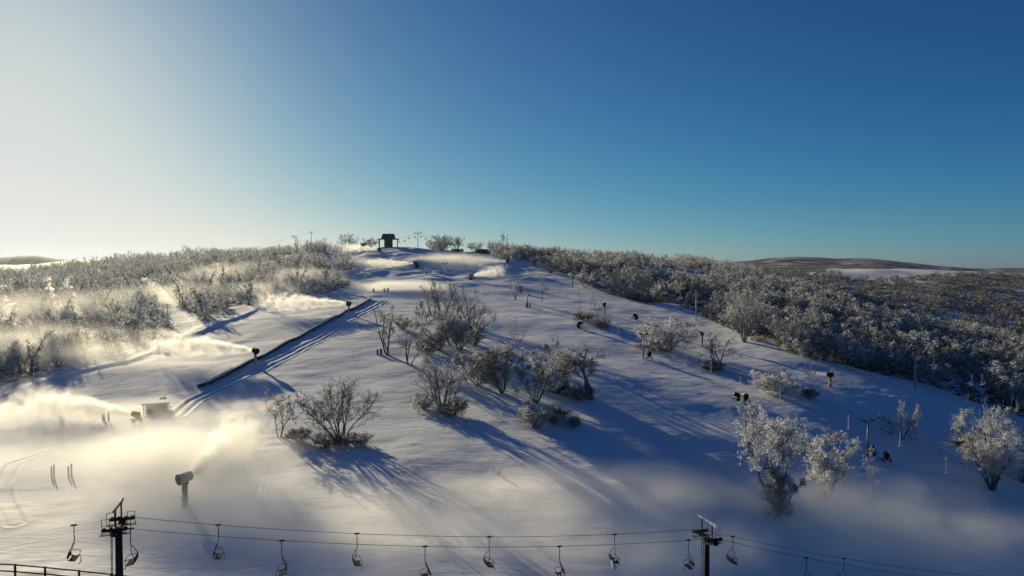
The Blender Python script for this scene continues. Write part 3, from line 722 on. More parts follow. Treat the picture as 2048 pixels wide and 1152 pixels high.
class MB:
    def __init__(self): self.v = []; self.f = []
    def _face(self, *i): self.f.append(i)
    def bar(self, p, q, w, h=None, up=(0, 0, 1)):
        h = w if h is None else h
        p = np.array(p, float); q = np.array(q, float); d = q - p; d /= np.linalg.norm(d)
        u = np.array(up, float)
        if abs(d @ u) > .98: u = np.array([0., 1, 0]) if abs(d[1]) < .9 else np.array([1., 0, 0])
        a = np.cross(d, u); a /= np.linalg.norm(a); b = np.cross(a, d)
        n = len(self.v)
        for c in (p, q):
            for sa, sb in ((-1, -1), (1, -1), (1, 1), (-1, 1)): self.v.append(tuple(c + a * sa * w / 2 + b * sb * h / 2))
        for i in range(4): self._face(n + 4 + i, n + 4 + (i + 1) % 4, n + (i + 1) % 4, n + i)
        self._face(n, n + 1, n + 2, n + 3); self._face(n + 7, n + 6, n + 5, n + 4)
        return self
    def box(self, x0, x1, y0, y1, z0, z1):
        return self.bar(((x0 + x1) / 2, (y0 + y1) / 2, z0), ((x0 + x1) / 2, (y0 + y1) / 2, z1), x1 - x0, y1 - y0, up=(0, 1, 0))
    def tube(self, pts, r, n=8, cap=True):
        pts = [np.array(p, float) for p in pts]
        rr = r if isinstance(r, (list, tuple)) else [r] * len(pts)
        base = len(self.v); prev = None
        for i, p in enumerate(pts):
            d = pts[min(i + 1, len(pts) - 1)] - pts[max(i - 1, 0)]; d /= np.linalg.norm(d) + 1e-9
            if prev is None:
                ref = np.array([0, 0, 1.]) if abs(d[2]) < .9 else np.array([1., 0, 0])
                a = np.cross(d, ref)
            else:
                a = prev - d * (prev @ d)
            a /= np.linalg.norm(a) + 1e-9; prev = a; b = np.cross(d, a)
            for k in range(n):
                t = 2 * math.pi * k / n
                self.v.append(tuple(p + (a * math.cos(t) + b * math.sin(t)) * rr[i]))
        for i in range(len(pts) - 1):
            for k in range(n):
                k2 = (k + 1) % n; o = base + i * n
                self._face(o + k, o + k2, o + n + k2, o + n + k)
        if cap:
            self.f.append(tuple(base + k for k in range(n))[::-1]); o = base + (len(pts) - 1) * n
            self.f.append(tuple(o + k for k in range(n)))
        return self
    def disc(self, c, axis, r, t, n=14):
        c = np.array(c, float); a = np.array(axis, float); a /= np.linalg.norm(a)
        return self.tube([c - a * t / 2, c + a * t / 2], r, n)
    def ball(self, c, r, n=8):
        pts = [(c[0], c[1], c[2] + r * math.sin(-math.pi / 2 + math.pi * (i + .05) / (n - 1 + .1))) for i in range(n)]
        return self.tube(pts, [max(.02 * r, r * math.cos(-math.pi / 2 + math.pi * (i + .05) / (n - 1 + .1))) for i in range(n)], 10)
    def build(self, name, mat, parent=None, smooth=False):
        me = bpy.data.meshes.new(name); me.from_pydata(self.v, [], self.f); me.update()
        if smooth: me.polygons.foreach_set('use_smooth', [True] * len(me.polygons))
        me.materials.append(mat)
        return part(name, me, parent)

# --- the lower double chairlift ------------------------------------------------------------------
LA = np.array([-28.2, 50.0, -18.2]); LB = np.array([17.9, 64.0, -24.4])      # rope height at the two pylons
LDIR = LB - LA; LDIR[2] = 0; LLEN = np.linalg.norm(LDIR); LDIR /= LLEN
LN = np.array([-LDIR[1], LDIR[0], 0]); LANG = math.atan2(LDIR[1], LDIR[0]); GAUGE = 1.15
LZ = LA - LDIR * LLEN; LZ[2] = -19.6
LC = LB + LDIR * LLEN * .92; LC[2] = -35.0
def rope_at(side, s):
    """point on the haul rope: s runs 0..3 through the four supports, side -1 near the camera, +1 far"""
    sup = [LZ, LA, LB, LC]; i = min(int(s), 2); t = s - i
    p = sup[i] * (1 - t) + sup[i + 1] * t
    p = p + LN * GAUGE * side; p = p.copy(); p[2] -= (1.0, 1.1, .9)[i] * 4 * t * (1 - t)
    return p
def big_pylon(pos, gallows_yaw, label, ice):
    g = gz(pos[0], pos[1]); h = pos[2] - g
    r = empty('chairlift_pylon', (pos[0], pos[1], g), LANG)
    tag(r, label, 'lift pylon', 'pylons of the lower chairlift')
    MB().tube([(0, 0, -.5), (0, 0, h * .5), (0, 0, h - .45)], [.30, .27, .23], 16).build('mast', MAROON, r, True)
    lad = MB()
    for y in (-.17, .17): lad.bar((-.50, y, 1.2), (-.46, y, h - .2), .04)
    for k in range(int((h - 1.5) / .32)): lad.bar((-.49, -.17, 1.4 + k * .32), (-.49, .17, 1.4 + k * .32), .03)
    for k in range(4): lad.bar((-.48, 0, 1.6 + k * (h - 2.2) / 3), (-.2, 0, 1.6 + k * (h - 2.2) / 3), .04)
    lad.build('ladder', MAROON, r)
    MB().bar((0, -1.55, h - .42), (0, 1.55, h - .42), .34, .30).build('crossarm', BLACK, r)
    for s in (-1, 1):
        w = MB()
        for x in (-.66, -.24, .24, .66): w.disc((x, s * GAUGE, h - .16), (0, 1, 0), .16, .10)
        w.build('sheave_train', BLACK, r)
        MB().bar((-.8, s * (GAUGE + .12), h - .2), (.8, s * (GAUGE + .12), h - .2), .06, .16).bar((-.8, s * (GAUGE - .12), h - .2), (.8, s * (GAUGE - .12), h - .2), .06, .16).build('sheave_beam', BLACK, r)
        wk = MB().box(-.95, .95, s * (GAUGE - .2) - .22, s * (GAUGE - .2) + .22, h - .58, h - .53)
        y = s * (GAUGE - .45)
        for x in (-.92, -.42, .42, .92): wk.bar((x, y, h - .53), (x, y, h + .45), .035)
        for z in (h + .45, h + .0):
            wk.bar((-.92, y, z), (-.42, y, z), .035).bar((.42, y, z), (.92, y, z), .035)
        wk.build('work_platform', STEEL if ice else BLACK, r)
        gp = MB().bar((0, s * .85, h - .27), (0, s * .85, h + 1.15), .09, .09)
        gp.build('gallows_post', BLACK, r)
    gb = MB().bar((0, -1.5, h + 1.19), (0, 1.5, h + 1.19), .10, .10)
    gb.build('gallows_beam', BLACK if not ice else GREY, r)
    ic = MB()
    rr = random.Random(int(pos[1]))
    for k in range(26 if ice else 14):
        y = rr.uniform(-1.5, 1.5); L = rr.uniform(.06, .22)
        ic.tube([(rr.uniform(-.04, .04), y, h + 1.26), (0, y, h + 1.26 - L * .3), (rr.uniform(-.03, .03), y + .02, h + 1.12 - L)], [.05, .055, .012], 5)
    ic.build('rime', ICE if ice else GREY, r)
    return r
big_pylon(LA, 0, 'dark chairlift pylon with ladder at the sunny left end of the lower lift', False)
big_pylon(LB, 0, 'maroon chairlift pylon with iced gallows on the right side of the lower lift', True)
for side, lab in ((-1, 'nearer haul rope of the lower chairlift'), (1, 'farther haul rope of the lower chairlift')):
    pts = [rope_at(side, s) for s in np.linspace(0, 2.999, 120)]
    o = MB().tube(pts, .020, 6).build('haul_rope', CABLE); tag(o, lab, 'lift rope', 'haul ropes of the lower chairlift')
    if side < 0:
        ic = MB(); rr = random.Random(4)
        for k in range(46):
            p = rope_at(-1, 2.655 + .0023 * k) ; L = rr.uniform(.15, .5) if k < 34 else rr.uniform(.1, .25)
            ic.tube([p + np.array([0, 0, .02]), p - np.array([0, 0, L * .5]), p - np.array([rr.uniform(-.03, .03), 0, L])], [.03, .025, .006], 5)
        ic.build('icicle', ICE, o)
def make_chair():
    """hangs at the origin; the sitter faces +X"""
    r = empty('chairlift_chair', (0, 0, 0))
    MB().box(-.20, .20, -.045, .045, -.05, .06).build('grip', BLACK, r)
    MB().tube([(0, 0, 0), (0, .02, -.3), (.02, .03, -1.05), (-.02, 0, -1.25)], .032, 8).build('hanger', BLACK, r, True)
    f = MB()
    for y in (-.5, .5):
        f.tube([(-.02, 0, -1.22), (-.06, y * .55, -1.38), (-.22, y, -1.75), (-.34, y, -2.05), (-.30, y, -2.30), (-.05, y, -2.42), (.20, y, -2.42)], .026, 7)
    f.tube([(-.34, -.5, -2.02), (-.34, .5, -2.02)], .02, 6)
    f.build('frame', BLACK, r, True)
    s = MB()
    for k in range(5): s.bar((-.22 + k * .1, -.48, -2.40 + .005 * k), (-.22 + k * .1, .48, -2.40 + .005 * k), .085, .035)
    s.build('seat', SLAT, r)
    b = MB()
    for k in range(3): b.bar((-.325 + .012 * k, -.48, -2.22 + k * .12), (-.325 + .012 * k, .48, -2.22 + k * .12), .03, .09)
    b.build('backrest', SLAT, r)
    MB().tube([(-.28, -.54, -1.95), (.12, -.54, -2.02), (.30, -.50, -2.10), (.34, 0, -2.12), (.30, .50, -2.10), (.12, .54, -2.02), (-.28, .54, -1.95)], .022, 6).build('safety_bar', BLACK, r, True)
    MB().tube([(.34, 0, -2.12), (.42, 0, -2.5), (.36, 0, -2.72)], .02, 6).bar((.36, -.4, -2.72), (.36, .4, -2.72), .04).build('footrest', BLACK, r)
    return r
chair0 = make_chair()
CHAIRS = [  # photo column, side, label
 (147, 1, 'empty chair hanging left of the dark pylon on the farther rope'),
 (437, 1, 'empty chair on the farther rope below the misty post mounted snow gun'),
 (714, 1, 'empty chair on the farther rope below the shadow of the broad tree'),
 (978, 1, 'empty chair on the farther rope midway between the two big pylons'),
 (1230, 1, 'empty chair on the farther rope with a sheet of ice hanging from its seat'),
 (1466, 1, 'empty chair on the farther rope just past the maroon pylon'),
 (1688, 1, 'frosted chair on the farther rope below the largest rimed tree'),
 (262, -1, 'empty chair hanging right of the dark pylon on the nearer rope'),
 (563, -1, 'empty chair on the nearer rope, second from the dark pylon'),
 (850, -1, 'empty chair on the nearer rope, third from the dark pylon, seat cut by the frame'),
 (1119, -1, 'rimed chair on the nearer rope, second before the maroon pylon'),
 (1377, -1, 'empty chair on the nearer rope right beside the maroon pylon'),
 (1613, -1, 'chair on the nearer rope just past the maroon pylon, low in the frame'),
 (1900, -1, 'ice coated chair on the nearer rope at the row of icicles'),
]
def rope_s(side, px, fn=rope_at, s0=0.0, s1=2.999):
    best = min(np.linspace(s0, s1, 3000), key=lambda s: abs(project(*fn(side, s))[0] - px))
    return best
ICED = (1230, 1119, 1900)
for i, (px, side, lab) in enumerate(CHAIRS):
    o = chair0 if i == 0 else copy_tree(chair0)
    p = rope_at(side, rope_s(side, px))
    o.location = p; o.rotation_euler = (0, 0.0, LANG + (0 if side > 0 else math.pi) + random.Random(px).uniform(-.12, .12))
    tag(o, lab, 'lift chair', 'chairs of the lower chairlift')
    if px in ICED:
        rr = random.Random(px); ic = MB()
        for k in range(16 if px == 1230 else 10):
            x, y = rr.uniform(-.25, .1), rr.uniform(-.45, .45); L = rr.uniform(.3, .95) if px == 1230 else rr.uniform(.15, .4)
            ic.tube([(x, y, -2.30), (x, y, -2.44), (x + .03, y, -2.44 - L * .6), (x + .02, y, -2.44 - L)], [.05, .09, .06, .012], 6)
        ic.ball((-.02, 0, -1.24), .09)
        ic.build('ice', ICE, o)

# --- the older lifts on the hill ------------------------------------------------------------------
def t_pylon(px, py, top, label, group, mat, arm=1.5, dirang=0.0, double=True, boots=False):
    x, y, z = at(px, py); h = max(2.0, ray(px, top)[1] * y - z)
    r = empty('lift_pylon', (x, y, z - .1), dirang); tag(r, label, 'lift pylon', group)
    MB().tube([(0, 0, -.3), (0, 0, h * .97)], [.20, .15], 10).build('mast', mat, r, True)
    MB().bar((0, -arm, h), (0, arm, h), .22, .20).bar((0, -arm * .5, h), (0, 0, h - .7), .08).bar((0, arm * .5, h), (0, 0, h - .7), .08).build('crossarm', mat, r)
    for s in (-1, 1):
        w = MB().bar((-.55, s * arm, h + .12), (.55, s * arm, h + .12), .08, .14)
        for xx in (-.42, 0, .42): w.disc((xx, s * arm, h + .24), (0, 1, 0), .15, .09, 10)
        w.build('sheave_train', BLACK, r)
    up = MB()
    for s in (-1, 1): up.bar((0, s * arm * .75, h + .1), (0, s * arm * .75, h + 1.0), .06)
    if double: up.bar((0, -arm * .8, h + 1.0), (0, arm * .8, h + 1.0), .06)
    up.build('gallows', mat, r)
    if boots: MB().tube([(0, 0, -.1), (0, 0, 1.3)], .32, 10).build('padding', BLUE, r)
    r['head'] = (x, y, z - .1 + h + .3)
    return r
def line_dir(a, b): return math.atan2(b[1] - a[1], b[0] - a[0])
DRAG = [((890, 566, 527), 'small pylon of the drag lift on the upper misty piste'), ((1055, 615, 580), 'pylon of the drag lift near the lone small trees, with blue padding at its foot'),
        ((1287, 718, 668), 'pylon of the drag lift beside the white dome shaped tree'), ((1735, 911, 842), 'pylon of the drag lift above the parked snow guns, lowest of its line')]
GB = 'pylons of the drag lift'
dpos = [at(a[0], a[1]) for a, _ in DRAG]
dp = []
for i, (a, lab) in enumerate(DRAG):
    j = min(i, len(DRAG) - 2)
    dp.append(t_pylon(*a, lab, GB, STEEL, 1.2, line_dir(dpos[j], dpos[j + 1]), boots=(i == 1)))
CHL = [((1145, 574, 530), 'pylon of the upper chairlift on the brow beside an open rimed tree'), ((1392, 641, 590), 'tall pylon of the upper chairlift at the bend of the shaded wood'), ((1830, 783, 711), 'pylon of the upper chairlift standing in front of the dark wood')]
cpos = [at(a[0], a[1]) for a, _ in CHL]; cp = []
for i, (a, lab) in enumerate(CHL):
    j = min(i, len(CHL) - 2)
    cp.append(t_pylon(*a, lab, 'pylons of the upper chairlift', GREY if i else WOODP, 1.6, line_dir(cpos[j], cpos[j + 1])))
def lift_ropes(heads, arm, names, extend, sag):
    """two haul ropes over the pylon heads; returns a sampler(side, s)"""
    hs = [np.array(h) for h in heads]
    hs = [hs[0] + (hs[0] - hs[1]) * extend[0]] + hs + [hs[-1] + (hs[-1] - hs[-2]) * extend[1]]
    hs[0][2] = max(hs[0][2], gz(hs[0][0], hs[0][1]) + 4.0); hs[-1][2] = max(hs[-1][2], gz(hs[-1][0], hs[-1][1]) + 4.0)
    dirs = []
    for i in range(len(hs)):
        d = hs[min(i + 1, len(hs) - 1)] - hs[max(i - 1, 0)]; d[2] = 0; d /= np.linalg.norm(d); dirs.append(np.array([-d[1], d[0], 0]))
    def fn(side, s):
        i = min(int(s), len(hs) - 2); t = s - i
        p = hs[i] * (1 - t) + hs[i + 1] * t + (dirs[i] * (1 - t) + dirs[i + 1] * t) * side * arm
        p = p.copy(); p[2] -= sag * 4 * t * (1 - t)
        return p
    for side, lab in ((-1, names[0]), (1, names[1])):
        o = MB().tube([fn(side, s) for s in np.linspace(0, len(hs) - 1.001, 24 * (len(hs) - 1))], .022, 5).build('haul_rope', CABLE)
        tag(o, lab, 'lift rope', 'haul ropes on the hill')
    fn.n = len(hs) - 1.001
    return fn
drag_fn = lift_ropes([r['head'] for r in dp], 1.2, ('sunward rope of the drag lift', 'shaded side rope of the drag lift'), (.25, .6), .9)
chl_fn = lift_ropes([r['head'] for r in cp], 1.6, ('sunward rope of the upper chairlift', 'shaded side rope of the upper chairlift'), (.5, .7), 1.0)
# drag-lift hangers, white with rime
hang0 = empty('drag_hanger', (0, 0, 0))
MB().ball((0, 0, -.15), .13, 6).tube([(0, 0, 0), (0, 0, -.9)], .045, 6).build('spring_box', ICE, hang0)
MB().tube([(0, 0, -.9), (.06, 0, -1.5), (-.05, 0, -2.1), (.12, 0, -2.5)], .05, 6).build('pole', ICE, hang0)
MB().disc((.14, 0, -2.55), (0, 0, 1), .17, .05, 8).build('seat_disc', ICE, hang0)
for i, (px, side) in enumerate([(1105, 1), (1172, -1), (1236, 1), (1371, -1), (1422, 1), (1481, -1), (1560, 1), (1697, -1), (1800, 1), (1892, -1)]):
    o = hang0 if i == 0 else copy_tree(hang0)
    o.location = drag_fn(side, rope_s(side, px, drag_fn, 0, drag_fn.n)); o.rotation_euler = (0, 0, random.Random(px).uniform(0, 6))
    tag(o, 'rime coated hanger dangling from the drag lift rope', 'drag hanger', 'hangers of the drag lift')
# small chairs, rime white, of the upper chairlift; plain dark ones at the summit
def small_chair(mat):
    r = empty('chairlift_chair', (0, 0, 0))
    MB().tube([(0, 0, .05), (0, 0, -1.3)], .05, 6).build('hanger', mat, r)
    f = MB()
    for y in (-.7, .7): f.tube([(0, 0, -1.25), (-.1, y, -1.4), (-.3, y, -2.0), (-.25, y, -2.3), (.25, y, -2.3)], .045, 5)
    f.build('frame', mat, r)
    MB().box(-.25, .25, -.7, .7, -2.36, -2.28).build('seat', mat, r)
    MB().box(-.33, -.28, -.7, .7, -2.1, -1.8).build('backrest', mat, r)
    return r
sc0 = small_chair(ICE); a0 = line_dir(cpos[0], cpos[2])
for i, (px, side) in enumerate([(1210, 1), (1262, -1), (1330, 1), (1362, -1), (1433, 1), (1500, -1), (1556, 1), (1624, 1), (1702, -1), (1782, 1), (1868, 1), (1944, -1), (1965, 1)]):
    o = sc0 if i == 0 else copy_tree(sc0)
    o.location = chl_fn(side, rope_s(side, px, chl_fn, 0, chl_fn.n)); o.rotation_euler = (0, 0, a0 + (math.pi if side > 0 else 0))
    tag(o, 'small rime white chair of the upper chairlift in front of the shaded wood', 'lift chair', 'rimed chairs of the upper chairlift')

# --- the summit: lift station, its pylon and chairs, containers, masts ---------------------------
sx, sy, sz = at(777, 493)
st = empty('lift_station', (sx, sy, sz), math.radians(8), 1.22); tag(st, 'dark lift station with a high mansard roof on posts at the summit', 'lift station')
MB().box(-2.1, 2.1, -1.6, 1.6, -.6, 3.695).build('control_cabin', DARKWALL, st)
for x, y in ((-4.6, -2.2), (4.6, -2.2), (4.6, 2.2), (-4.6, 2.2)): MB().bar((x, y, -.8), (x, y, 3.7), .38).build('post', DARKWALL, st)
MB().box(-5.1, 5.1, -2.7, 2.7, 3.7, 4.15).build('roof_deck', ROOF, st)
rf = MB(); n = 0
rf.v = [(-3.6, -2.4, 4.15), (3.6, -2.4, 4.15), (3.6, 2.4, 4.15), (-3.6, 2.4, 4.15), (-2.9, -1.9, 6.6), (2.9, -1.9, 6.6), (2.9, 1.9, 6.6), (-2.9, 1.9, 6.6)]
rf.f = [(0, 1, 5, 4), (1, 2, 6, 5), (2, 3, 7, 6), (3, 0, 4, 7), (4, 5, 6, 7), (3, 2, 1, 0)]
rf.build('roof', ROOF, st)
MB().tube([(.1, 0, 6.6), (.1, 0, 8.6)], .05, 6).build('antenna', BLACK, st)
MB().tube([(-.9, -1.9, 2.2), (-.9, -1.9, 2.3)], 1.2, 16).build('bullwheel', BLACK, st)
sp = t_pylon(836, 499, 466, 'broad headed lift pylon on the summit skyline beside the lift station', 'pylons of the summit chairlift', BLACK, 2.3, math.radians(60), double=True)
hd = np.array(sp['head']); d0 = np.array([sx + 4, sy, hd[2] - 3.2])
beyond = hd + np.array([16.0, 38.0, -3.0])
for s, lab in ((-1, 'lower rope of the summit chairlift'), (1, 'upper rope of the summit chairlift')):
    pts = [d0 + np.array([0, s * 1.6, 0])] + [hd + np.array([s * 1.8, 0, 0]) * np.array([1, 1, 1]), beyond + np.array([s * 2.0, 0, 0])]
    fine_pts = []
    for a_, b_ in zip(pts[:-1], pts[1:]):
        for t in np.linspace(0, 1, 10, endpoint=False):
            p = a_ * (1 - t) + b_ * t; p[2] -= 1.2 * t * (1 - t) * 4 * .3; fine_pts.append(p)
    o = MB().tube(fine_pts + [pts[-1]], .04, 5).build('haul_rope', CABLE); tag(o, lab, 'lift rope', 'haul ropes of the summit chairlift')
sc1 = small_chair(BLACK)
def summit_rope(px):
    for t in np.linspace(0, 2, 800):
        p = (d0 * (1 - t) + hd * t) if t < 1 else (hd * (2 - t) + beyond * (t - 1))
        if project(*p)[0] >= px: return p
    return beyond
for i, (px, dz) in enumerate([(799, -.6), (808, -.8), (819, .1), (829, -.2), (843, .2), (851, .3), (863, 0), (871, -.3)]):
    o = sc1 if i == 0 else copy_tree(sc1)
    p = summit_rope(px) if px < 845 else None
    if p is None:
        t = (px - 836) / 46.0; u, _ = ray(px, 480); p = hd * (1 - t) + beyond * t; p = np.array([u * p[1], p[1], p[2]])
    o.location = (p[0], p[1] + (1.6 if i % 2 else -1.6), p[2] + dz * .6); o.rotation_euler = (0, 0, math.radians(80)); o.scale = (1.05,) * 3
    tag(o, 'small dark chair against the sky beside the summit lift station', 'lift chair', 'chairs of the summit chairlift')
def boxhut(px, py, w, h, dpt, name, label, cat, mat, roofmat, yaw=0.0, legs=False, door=True):
    x, y, z = at(px, py); W, H = w / F * y, h / F * y; D = dpt
    r = empty(name, (x, y, z), yaw); tag(r, label, cat)
    z0 = H * .3 if legs else -.5
    MB().box(-W / 2, W / 2, -D / 2, D / 2, z0, H * .93).build('body', mat, r)
    MB().box(-W / 2 - .06, W / 2 + .06, -D / 2 - .06, D / 2 + .06, H * .93 + .003, H + .05).build('roof', roofmat, r)
    if door: MB().box(-W * .18, W * .18, -D / 2 - .04, -D / 2 - .004, max(z0, 0) + .05, H * .8).build('door', DARKWALL, r)
    if legs: MB().box(-W * .12, W * .12, -D * .12, D * .12, -.5, z0 - .003).build('pedestal', STEEL, r)
    return r
boxhut(915, 507, 24, 9, 2.6, 'shipping_container', 'yellow container half buried at the edge of the summit plateau', 'container', YELLOW, SNOWCAP, .1)
boxhut(937, 513, 22, 9, 2.6, 'shipping_container', 'dark grey container beside the yellow one at the summit plateau', 'container', TIN, SNOWCAP, .1)
boxhut(966, 506, 32, 9, 5.0, 'summit_lodge', 'low dark lodge with a snowy roof on the summit skyline past the yellow container', 'lodge', DARKWALL, SNOWCAP, .15)
boxhut(853, 549, 13, 13, 1.6, 'machine_cabinet', 'pale boxy cabinet on a pedestal in the misty upper piste', 'cabinet', PALE, SNOWCAP, .1, True, False)
boxhut(727, 491, 12, 11, 2.5, 'pump_hut', 'pale hut in spray left of the summit lift station', 'hut', PALE, SNOWCAP, .2)
def mast(px, py, top, wid, label, dish):
    x, y, z = at(px, py); h = ray(px, top)[1] * y - z; w = wid / F * y
    r = empty('radio_mast', (x, y, z), .3); tag(r, label, 'radio mast')
    m = MB()
    c = [(-1, -1), (1, -1), (1, 1), (-1, 1)]
    for sx_, sy_ in c: m.bar((sx_ * w / 2, sy_ * w / 2, -.5), (sx_ * w * .38, sy_ * w * .38, h * .82), .14)
    nb = 6
    for k in range(nb):
        z0, z1 = h * .82 * k / nb, h * .82 * (k + 1) / nb
        for i in range(4):
            a_, b_ = c[i], c[(i + 1) % 4]
            w0 = w * (.5 - .12 * k / nb); w1 = w * (.5 - .12 * (k + 1) / nb)
            m.bar((a_[0] * w0, a_[1] * w0, z0), (b_[0] * w1, b_[1] * w1, z1), .08)
            m.bar((a_[0] * w1, a_[1] * w1, z1), (b_[0] * w1, b_[1] * w1, z1), .08)
    m.build('lattice', GREY, r)
    a_ = MB()
    for xx in (-.3, .35): a_.bar((xx * w, 0, h * .8), (xx * w, 0, h), .09)
    a_.build('antenna', BLACK, r)
    if dish:
        MB().disc((w * .35, -w * .4, h * .70), (.5, -1, 0), w * .36, .3, 14).build('dish', BLACK, r)
        MB().disc((-w * .3, -w * .4, h * .76), (-.6, -1, 0), w * .25, .3, 14).build('dish', BLACK, r)
        MB().box(-w * .6, w * .6, -w * .6, w * .6, h * .6, h * .6 + .2).build('platform', STEEL, r)
    return r
mast(1005, 492, 460, 6, 'lattice radio mast with dishes on the summit skyline', True)
mast(1014, 492, 468, 2.6, 'thin lattice mast without dishes on the summit skyline', False)
def pole(px, py, top, label, arms=1, r0=.16, mat=None, wires=None, cat='utility pole', name='utility_pole', group='poles of the power line'):
    x, y, z = at(px, py); h = ray(px, top)[1] * y - z
    r = empty(name, (x, y, z), .25); tag(r, label, cat, group)
    MB().tube([(0, 0, -.5), (0, 0, h)], [r0, r0 * .7], 8).build('shaft', mat or WOODP, r)
    for k in range(arms):
        zz = h - .35 - k * .8
        MB().bar((-1.25, -.14, zz), (1.25, -.14, zz), .12, .14).build('crossarm', mat or WOODP, r)
        ins = MB()
        for xx in (-1.1, -.5, .5, 1.1): ins.tube([(xx, -.14, zz + .07), (xx, -.14, zz + .3)], [.05, .07], 6)
        ins.build('insulator', GREY, r)
    return r, np.array([x, y, z + h])
_, q1 = pole(335, 652, 608, 'nearest wooden power pole by the bend of the snow track, two crossarms', 2)
_, q2 = pole(366, 607, 570, 'wooden power pole faint in the mist above the snow track', 1)
_, q3 = pole(336, 586, 538, 'wooden power pole at the head of the bright clearing', 1)
_, q4 = pole(623, 496, 463, 'wooden power pole on the left skyline before the lift station', 2)
pole(985, 526, 492, 'thin pale pole in front of the snow bank below the summit', 0, .12, GREY, cat='pole', name='pole', group=None)
for k, (a_, b_, lab) in enumerate(((q1, q2, 'power line between the nearest pole and the misty pole'), (q2, q3, 'power line between the misty pole and the clearing pole'), (q3, q4, 'power line climbing from the clearing to the skyline'))):
    w = MB()
    for off in (-1.0, 1.0):
        w.tube([a_ * (1 - t) + b_ * t + np.array([off, 0, -.3 - 1.6 * t * (1 - t)]) for t in np.linspace(0, 1, 14)], .02, 4)
    o = w.build('power_line', CABLE); tag(o, lab, 'power line')

# --- snow guns -------------------------------------------------------------------------------------
def barrel(r, L, R, az, el, mat, z, off=0.0):
    """fan barrel: an open drum with intake flange, nozzle rings and blades inside, aimed along az, el"""
    hnd = empty_part = None
    d = np.array([math.cos(az) * math.cos(el), math.sin(az) * math.cos(el), math.sin(el)])
    c = np.array([0, 0, z]) + d * off
    m = MB()
    m.tube([c - d * L * .5, c - d * L * .48, c - d * L * .3, c + d * L * .2, c + d * L * .5], [R * 1.12, R * 1.15, R, R * .96, R * .9], 18, cap=False)
    m.tube([c + d * L * .5, c + d * L * .45, c - d * L * .45], [R * .9, R * .84, R * .9], 18, cap=False)
    drum = m.build('fan_drum', mat, r, True)
    g = MB().tube([c - d * L * .30, c - d * L * .28], R * .9, 16)
    for k in range(5): g.bar(c - d * L * .5 + np.array([0, 0, R * (-.8 + .4 * k)]) - np.cross(d, (0, 0, 1)) * R * math.sqrt(max(.05, 1 - (-.8 + .4 * k) ** 2)), c - d * L * .5 + np.array([0, 0, R * (-.8 + .4 * k)]) + np.cross(d, (0, 0, 1)) * R * math.sqrt(max(.05, 1 - (-.8 + .4 * k) ** 2)), .04)
    g.build('fan_grille', BLACK, r)
    return c + d * L * .5, d
def tower_gun(px, py, top, label, postmat, az, el, wpost=.30, rad=.62, L=1.25):
    x, y, z = at(px, py); h = (py - top) / F * y
    r = empty('snow_gun', (x, y, z)); tag(r, label, 'snow gun', 'snow guns on posts')
    R = rad; zc = h - R * 1.02
    MB().tube([(0, 0, -.4), (0, 0, .02), (0, 0, zc - R * .9)], [wpost * 1.05, wpost, wpost * .92], 14).build('post', postmat, r, True)
    MB().box(-R * .7, R * .7, -.22, .22, zc - R * 1.25, zc - R * .95).build('swivel', BLACK, r)
    nz, d = barrel(r, L, R, az, el, BLACK if postmat is not STRAW else STRAW, zc)  # straw gun's drum coloured pale to imitate mist in front of it
    MB().box(-.18, .18, -wpost - .22, -wpost - .01, .7, 1.25).build('control_box', TIN, r)
    return (np.array([x, y, z]) + nz, d)
PI = math.pi
g1 = tower_gun(511, 728, 696, 'snow gun on a grey post at the middle of the long snow topped wall', GREY, PI * .80, .18, .34, .66)
g2 = tower_gun(697, 628, 603, 'snow gun on a grey post near the top of the long snow topped wall', GREY, PI * .92, .10, .30, .72)
g4 = tower_gun(370, 1012, 944, 'large snow gun on a straw yellow post wrapped in its own mist', STRAW, PI * .30, .14, .36, .62, 1.7)
g5 = tower_gun(1660, 773, 744, 'snow gun on an orange post between the bare forked tree and the dark wood', ORANGE, PI * 1.02, .08, .34, .58)
tower_gun(1404, 690, 662, 'snow gun on an orange post behind the bare wide reaching tree', ORANGE, PI * .9, .2, .30, .60)
tower_gun(1209, 628, 605, 'snow gun on an orange post behind the slender forked tree', ORANGE, PI * .4, .2, .30, .60)
g8 = tower_gun(1015, 539, 520, 'snow gun on a grey post on the brow below the summit banks', GREY, PI * .95, .1, .36, .75)
def portable_gun(px, py, size, label, az, el=.3, mat=None):
    x, y, z = at(px, py)
    r = empty('portable_snow_gun', (x, y, z), 0, size); tag(r, label, 'snow gun', 'wheeled snow guns')
    ca, sa = math.cos(az), math.sin(az)
    def L2(a, b, c): return (a * ca - b * sa, a * sa + b * ca, c)
    MB().bar(L2(-1.0, 0, .5), L2(1.3, 0, .45), .18).bar(L2(-.4, -.75, .45), L2(-.4, .75, .45), .14).bar(L2(-.2, 0, .5), L2(-.2, 0, 1.0), .2).build('chassis', BLACK, r)
    for s in (-.78, .78): MB().disc(L2(-.4, s, .38), L2(0, 1, 0), .40, .22, 14).build('wheel', RUBBER, r)
    nz, d = barrel(r, 1.15, .55, az, el, mat or BLACK, 1.45, 0)
    MB().bar(L2(-.75, -.3, 1.0), L2(-.75, .3, 1.0), .5, .7).build('compressor', mat or BLACK, r)
    return (np.array([x, y, z]) + nz * size, d)
g3 = portable_gun(271, 845, 1.0, 'wheeled snow gun blowing a cloud just left of the open shelter', PI * .88, .15)
portable_gun(298, 836, .8, 'wheeled snow gun parked under the open shelter', PI * .7)
portable_gun(327, 812, .9, 'wheeled snow gun parked against the back of the open shelter', PI * .1)
g6 = portable_gun(758, 505, 1.3, 'wheeled snow gun spraying over the snow below the lift station', PI * .98, .1)
